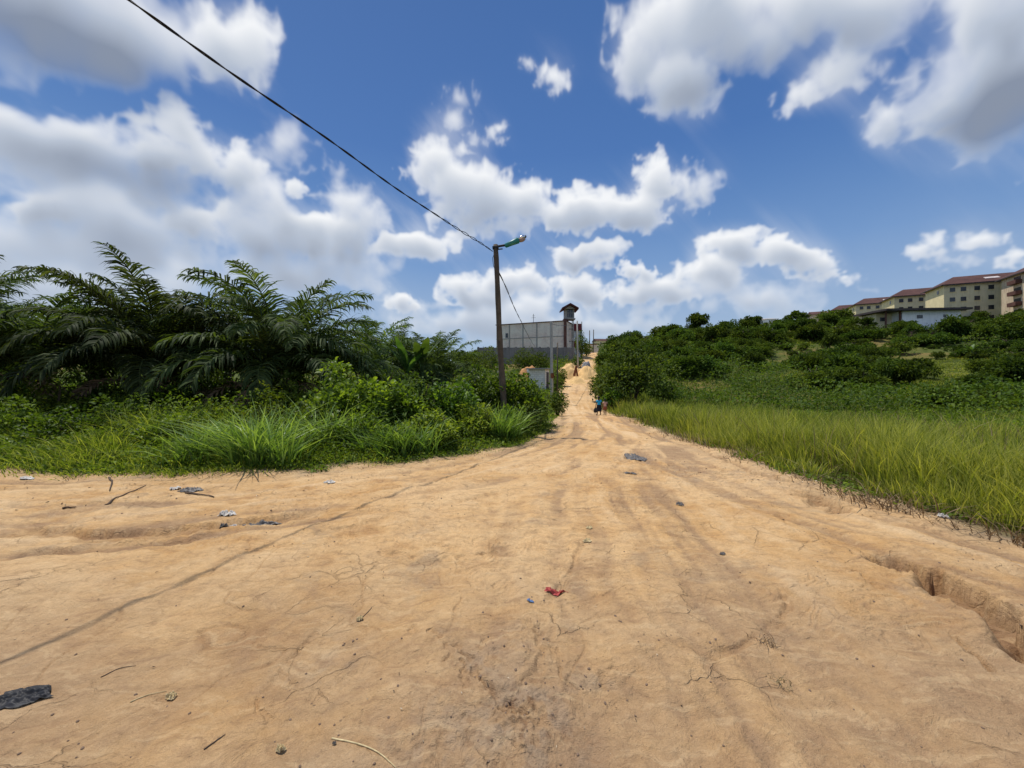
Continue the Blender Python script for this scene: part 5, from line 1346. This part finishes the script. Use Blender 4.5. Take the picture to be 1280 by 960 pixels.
# ------------------------------------------------------------------ sky
w = bpy.data.worlds.new('World'); scene.world = w; w.use_nodes = True
nt = w.node_tree; nt.nodes.clear(); N = NT(nt)
S_EL = math.asin(SUN[2]); S_AZ = math.atan2(SUN[0], SUN[1])
skyt = N.n('ShaderNodeTexSky'); skyt.sky_type = 'NISHITA'; skyt.sun_disc = False
skyt.sun_elevation = S_EL; skyt.sun_rotation = S_AZ; skyt.air_density = 1.0; skyt.dust_density = .6; skyt.ozone_density = 2.5; skyt.altitude = 50
# cloud field on a direction grid: columns azimuth -pi..pi, rows elevation 0..90 degrees
def dirof(p, q):
    v = np.array([(p-640)/F, 1, (HY-q)/F]); return v/np.linalg.norm(v)
def azel(p, q):
    v = dirof(p, q); return np.array([math.atan2(v[0], v[1]), math.asin(v[2])])
BL = [  # px,py,hx,hy,rot,strength, flat base (0/1), softness
    (110, 30, 270, 120, 8, 1.0, 0, 1.3), (285, 50, 80, 85, 30, .9, 0, .8), (20, -20, 200, 100, 0, 1, 0, 1.3),
    (60, 170, 200, 85, 14, 1.0, 1, 1), (215, 185, 95, 62, 10, 1.0, 0, .7), (120, 215, 210, 66, 8, .9, 0, 1.3), (60, 290, 230, 80, 0, .85, 0, 1.3), (200, 290, 190, 70, 0, .8, 0, 1.2), (330, 285, 110, 70, 5, .9, 0, 1.2), (430, 275, 70, 70, 0, .75, 0, 1.2),
    (50, 255, 80, 40, 0, 1.0, 1, .7), (255, 275, 70, 40, 0, 1.0, 1, .7), (400, 285, 75, 45, 0, 1.0, 1, .6),
    (300, 212, 50, 42, 0, .8, 0, 1), (360, 190, 60, 48, 0, .6, 0, 1.6), (368, 236, 30, 26, 0, .85, 0, .8), (100, 345, 330, 55, 0, .85, 0, 1.6), (370, 330, 180, 50, 0, .8, 0, 1.5),
    (515, 303, 72, 34, 0, 1.1, 1, .7), (545, 205, 52, 40, -15, .9, 0, .9), (585, 240, 85, 56, 10, 1.1, 0, .8), (655, 250, 45, 45, 0, .95, 0, .8), (630, 275, 60, 25, 0, .8, 0, 1.2),
    (725, 266, 85, 30, -5, 1.1, 0, .7), (785, 262, 70, 32, -10, 1.1, 0, .7), (824, 228, 36, 44, -30, 1.0, 0, .7), (872, 232, 45, 48, 0, .7, 0, 1.3), (738, 314, 76, 26, -3, 1.1, 1, .7),
    (690, 97, 36, 28, 15, .85, 0, 1.1), (660, 80, 20, 12, 0, .5, 0, 1.4), (575, 118, 26, 24, 0, .5, 0, 1.6), (568, 148, 24, 36, 0, .5, 0, 1.6), (622, 165, 20, 17, 0, .7, 0, 1.3), (600, 175, 30, 14, 0, .5, 0, 1.6),
    (880, 30, 160, 95, -10, 1.1, 0, 1.1), (845, 105, 75, 66, -20, 1.0, 0, 1), (1010, 0, 190, 72, 0, 1.0, 0, 1.2), (800, 60, 60, 70, 0, .8, 0, 1.1),
    (1050, 88, 75, 48, -28, .95, 0, 1.1), (1000, 120, 52, 26, -20, .8, 0, 1.2),
    (1265, 100, 170, 110, -32, 1.1, 0, 1.3), (1240, 15, 100, 90, 0, 1.0, 0, 1.2), (1108, 150, 30, 50, 10, .7, 0, 1.4), (1190, 140, 90, 50, -20, .85, 0, 1.2), (1130, 110, 60, 25, -40, .5, 0, 1.6),
    (915, 306, 62, 34, -10, 1.0, 0, .7), (985, 314, 62, 30, 0, 1.05, 1, .7), (885, 342, 66, 26, -5, 1.05, 0, .7), (1010, 335, 50, 22, 0, .85, 0, .9), (795, 335, 36, 20, 0, .9, 1, .8),
    (820, 364, 85, 26, 0, 1.0, 0, .8), (722, 362, 50, 28, 0, 1.0, 0, .7), (640, 352, 60, 24, -4, .9, 0, .9), (590, 366, 75, 32, 0, .95, 0, .8), (506, 376, 34, 22, 0, 1.0, 1, .7), (620, 398, 190, 30, 0, .8, 0, 1.4), (900, 370, 190, 30, 0, .75, 0, 1.5), (1045, 345, 50, 12, 0, .7, 0, 1.1), (700, 398, 260, 26, 0, .7, 0, 1.5),
    (1165, 310, 42, 26, -3, .75, 0, 1.2), (1225, 303, 55, 15, -3, .75, 0, 1.3), (1275, 325, 45, 18, 0, .75, 0, 1.2), (1190, 330, 60, 16, 0, .4, 0, 1.6),
]
def cloud_map(W=4096, Hh=1024):
    f32 = np.float32
    def bn(x, y, seed, octs, gain=.55):       # billowy noise 0..1
        s = 0; a = 1; t = 0
        for i in range(octs):
            s = s+a*(1-np.abs(vnoise(x*2.03**i+i*13.7, y*2.03**i+i*5.3, seed+i*3))*1.6); t += a; a *= gain
        return s/t
    dens = np.zeros((Hh, W), f32); soft = np.zeros((Hh, W), f32)+1; vert = np.zeros((Hh, W), f32)
    blobs = []
    for p, q, hx, hy, rot, st, flat, so in BL:
        e = .5; c = azel(p, q); J = np.stack([(azel(p+e, q)-azel(p-e, q))/(2*e), (azel(p, q+e)-azel(p, q-e))/(2*e)], 1)
        a = math.radians(rot); Rm = np.array([[math.cos(a), -math.sin(a)], [math.sin(a), math.cos(a)]])
        U, S, _ = np.linalg.svd(J @ Rm @ np.diag([hx, hy])); blobs.append((c, S, math.atan2(U[1, 0], U[0, 0]), st, flat, so))
    rnd = random.Random(12)
    for k in range(34):                        # the rest of the sky, round and behind the viewer
        az = rnd.uniform(1.0, 2*math.pi-1.0); el = rnd.uniform(.08, .75); s = rnd.uniform(.05, .2)*(.5+el)
        blobs.append((np.array([az if az < math.pi else az-2*math.pi, el]), np.array([s*2.2, s]), rnd.uniform(-.2, .2), 1.0, 0, 1.0))
    sx = 2*math.pi/W; sy = (math.pi/2)/Hh
    for k, (c, S, rot, st, flat, so) in enumerate(blobs):
        R = S.max()*1.7
        i0 = int((c[0]-R+math.pi)/sx); i1 = int((c[0]+R+math.pi)/sx)+1; j0 = max(0, int((c[1]-R)/sy)); j1 = min(Hh, int((c[1]+R)/sy)+1)
        ii = np.arange(i0, i1); jj = np.arange(j0, j1)
        A, E = np.meshgrid(-math.pi+(ii+.5)*sx-c[0], (jj+.5)*sy-c[1])
        ca, sa = math.cos(rot), math.sin(rot); u = (A*ca+E*sa)/S[0]; v = (-A*sa+E*ca)/S[1]
        g = math.sqrt(S[0]*S[1]); nx = A/g; ny = E/g
        wx = fbm(nx*1.6, ny*1.6, 700+k*7, 3)*.35; wy = fbm(nx*1.6, ny*1.6, 1700+k*7, 3)*.35
        u = u+wx*g/S[0]*1.1; v = v+wy*g/S[1]*1.1
        vloc = E/(abs(S[0]*sa)+abs(S[1]*ca))
        if flat: v = np.where(v < 0, v*1.7, v)
        r = np.sqrt(u*u+v*v)
        octs = int(min(8, max(4, math.log2(g/sx/2.0))))
        n = bn(nx*1.7+wx, ny*1.7+wy, 300+k*11, octs, .52)-.44
        n2 = fbm(nx*5, ny*5, 500+k, max(2, octs-2), .52)
        d = (1-r)*1.15*st+n*.50+n2*.10*so-.19
        d = d*smooth(1.42, 1.05, r)
        d = np.clip(d, 0, None).astype(f32)
        ix = ii % W; sl_ = np.ix_(jj, ix); old = dens[sl_]
        dens[sl_] = np.maximum(old, d)+.35*np.minimum(old, d)
        vert[sl_] = np.where(d > old, np.clip(vloc, -1, 1), vert[sl_])
        soft[sl_] = np.where(d > old, so, soft[sl_])
    E = ((np.arange(Hh)+.5)*sy)[:, None]
    AZ = (-math.pi+(np.arange(W)+.5)*sx)[None, :]; dk = np.zeros((Hh, W), f32)
    for p, q, hx, hy, a_ in ((110, 75, 230, 60, .40), (190, 225, 140, 30, .36), (110, 290, 160, 30, .12), (1250, 140, 130, 55, .42), (930, 95, 130, 26, .24), (380, 330, 120, 25, .16), (600, 275, 60, 20, .1)):
        c = azel(p, q); sa_ = abs(azel(p+hx/2, q)[0]-azel(p-hx/2, q)[0]); se_ = abs(azel(p, q-hy/2)[1]-azel(p, q+hy/2)[1])
        dk += (a_*np.exp(-((AZ-c[0])/sa_)**2*1.2-((E-c[1])/se_)**2*1.2)).astype(f32)
    k = smooth(.12, .6, E)
    def blur(a, n):
        for ax in (0, 1):
            c = np.cumsum(np.concatenate([np.repeat(a.take([0], ax), n+1, ax), a, np.repeat(a.take([-1], ax), n, ax)], ax), ax, dtype=np.float64)
            L = a.shape[ax]; a = (c.take(range(2*n+1, 2*n+1+L), ax)-c.take(range(0, L), ax))/(2*n+1)
        return a.astype(f32)
    raw = dens
    ks = np.clip(smooth(.25, .65, E)*.35+(np.clip(blur(soft, 6), 0, 2)-1)*.9, 0, 1)
    dens = blur(raw, 1)*(1-ks)+blur(blur(raw, 3), 3)*ks
    bl = blur(blur(dens, 4), 4)*(1-k)+blur(blur(dens, 10), 10)*k
    # light reaching each point: march upward and toward the sun azimuth
    def shift(a, dy, dx):
        b = np.zeros_like(a)
        if dy < Hh: b[:Hh-dy] = a[dy:]
        return np.roll(b, -dx, 1)
    saz = math.atan2(SUN[0], SUN[1])
    lo = 0; hi = 0
    for m, wgt in ((2, .8), (5, .9), (9, 1.0), (15, 1.0), (23, .8)):
        lo = lo+wgt*shift(bl, m, -m//3)
    for m, wgt in ((4, .8), (10, 1.0), (20, 1.0), (34, 1.0), (54, .8)):
        hi = hi+wgt*shift(bl, m, -m//3)
    occ = lo*(1-k)+hi*k
    rel = (dens-(shift(dens, 3, -2)*(1-k)+shift(dens, 7, -4)*k))
    vb = blur(blur(vert, 5), 5)
    T = np.exp(-np.clip(occ-.15, 0, None)*.42)
    thin = np.exp(-dens*1.6)
    lit = .42+.58*T+.14*thin+np.clip(rel*.9, -.10, .18)*-.11*k*smooth(.35, 1.1, bl)+.29*vb*smooth(.02, .5, bl)-dk
    grey = np.array([.25, .295, .385]); mid = np.array([.50, .56, .66]); wht = np.array([.93, .945, .965])
    t = np.clip((lit-.28)/.72, 0, 1)[..., None]
    col_ = np.where(t < .5, grey+(mid-grey)*t*2, mid+(wht-mid)*(t*2-1))
    al = 1-np.exp(-np.power(np.clip(dens, 0, None)*2.5/np.clip(blur(soft, 5), .6, 2), 1.2)*1.45)
    wn = fbm(np.cos(AZ)*np.cos(E)*6+3, np.sin(AZ)*np.cos(E)*6+E*5, 900, 6, .6)
    halo = smooth(.02, .55, blur(blur(raw, 16), 16)*.9+.35*wn)*.42*smooth(.0, .12, blur(blur(raw, 28), 28))
    a2 = np.maximum(al, 0); al = a2+(1-a2)*halo
    return col_.astype(f32), al.astype(f32)
tc = N.n('ShaderNodeTexCoord'); D = N.n('ShaderNodeVectorMath', operation='NORMALIZE'); N.l(tc.outputs['Generated'], D.inputs[0])
sp = N.n('ShaderNodeSeparateXYZ'); N.l(D.outputs[0], sp.inputs[0])
az = N.math('ARCTAN2', sp.outputs[0], sp.outputs[1]); el = N.math('ARCSINE', sp.outputs[2])
zc = N.math('MAXIMUM', sp.outputs[2], 0.0)
ccol_, calp_ = cloud_map()
img = bpy.data.images.new('cloud_field', 4096, 1024, alpha=True, float_buffer=True, is_data=True)
img.alpha_mode = 'CHANNEL_PACKED'
img.pixels.foreach_set(np.concatenate([ccol_, calp_[..., None]], -1).astype(np.float32).ravel()); img.update()
uv = N.n('ShaderNodeCombineXYZ'); N.l(N.math('MULTIPLY_ADD', az, 1/(2*math.pi), .5), uv.inputs[0]); N.l(N.math('MULTIPLY', el, 2/math.pi), uv.inputs[1])
ti = N.n('ShaderNodeTexImage'); ti.image = img; ti.extension = 'REPEAT'; ti.interpolation = 'Linear'; N.l(uv.outputs[0], ti.inputs[0])
ccol = ti.outputs['Color']; cover = ti.outputs['Alpha']
# sky gradient: nishita scaled, tinted toward the photo's deep blue
sky_lin = N.n('ShaderNodeVectorMath', operation='SCALE'); N.l(skyt.outputs[0], sky_lin.inputs[0]); sky_lin.inputs['Scale'].default_value = .10
grad = N.ramp(zc, [(0, (.44, .55, .69)), (.10, (.33, .465, .67)), (.28, (.14, .295, .60)), (.5, (.062, .175, .47)), (.72, (.042, .135, .39)), (1, (.04, .12, .35))])
skyc = N.mix(.8, sky_lin.outputs[0], grad)
# thin veil in the west and near the horizon
veil = N.math('MULTIPLY', N.noise(D.outputs[0], 3.0, 5, .6), N.mr(zc, .45, .05, 0, .55))
skyc = N.mix(veil, skyc, (.46, .56, .70))
hz_ = N.mr(zc, .24, .0, 0, .72)
cfin = N.mix(cover, skyc, N.mix(hz_, ccol, (.50, .58, .70)))
below = N.mr(sp.outputs[2], -.02, .0, 0, 1)
cfin = N.mix(below, (.16, .17, .12), cfin)
sc_ = N.n('ShaderNodeVectorMath', operation='SCALE'); N.l(cfin, sc_.inputs[0]); sc_.inputs['Scale'].default_value = 10.0
bgd = N.n('ShaderNodeBackground'); bgd.inputs['Strength'].default_value = .10; N.l(sc_.outputs[0], bgd.inputs['Color'])
ow = N.n('ShaderNodeOutputWorld'); N.l(bgd.outputs[0], ow.inputs[0])
w.cycles.sampling_method = 'MANUAL'; w.cycles.sample_map_resolution = 512

sl = bpy.data.lights.new('sun', 'SUN'); sl.energy = 4.0; sl.angle = math.radians(.6); sl.color = (1, .95, .87)
so = bpy.data.objects.new('sun', sl); col.objects.link(so)
so.rotation_euler = Vector(tuple(-SUN)).to_track_quat('-Z', 'Y').to_euler()

cam = bpy.data.cameras.new('camera'); cam.sensor_width = 36; cam.lens = 36*F/1280; cam.clip_start = .05; cam.clip_end = 6000
co = bpy.data.objects.new('camera', cam); col.objects.link(co); co.location = (0, 0, EYE); co.rotation_euler = (math.radians(90), 0, 0)
scene.camera = co
scene.view_settings.view_transform = 'Standard'; scene.view_settings.look = 'None'; scene.view_settings.exposure = 0
scene.render.engine = 'CYCLES'; scene.cycles.max_bounces = 6; scene.cycles.diffuse_bounces = 3; scene.cycles.transmission_bounces = 3; scene.cycles.transparent_max_bounces = 4
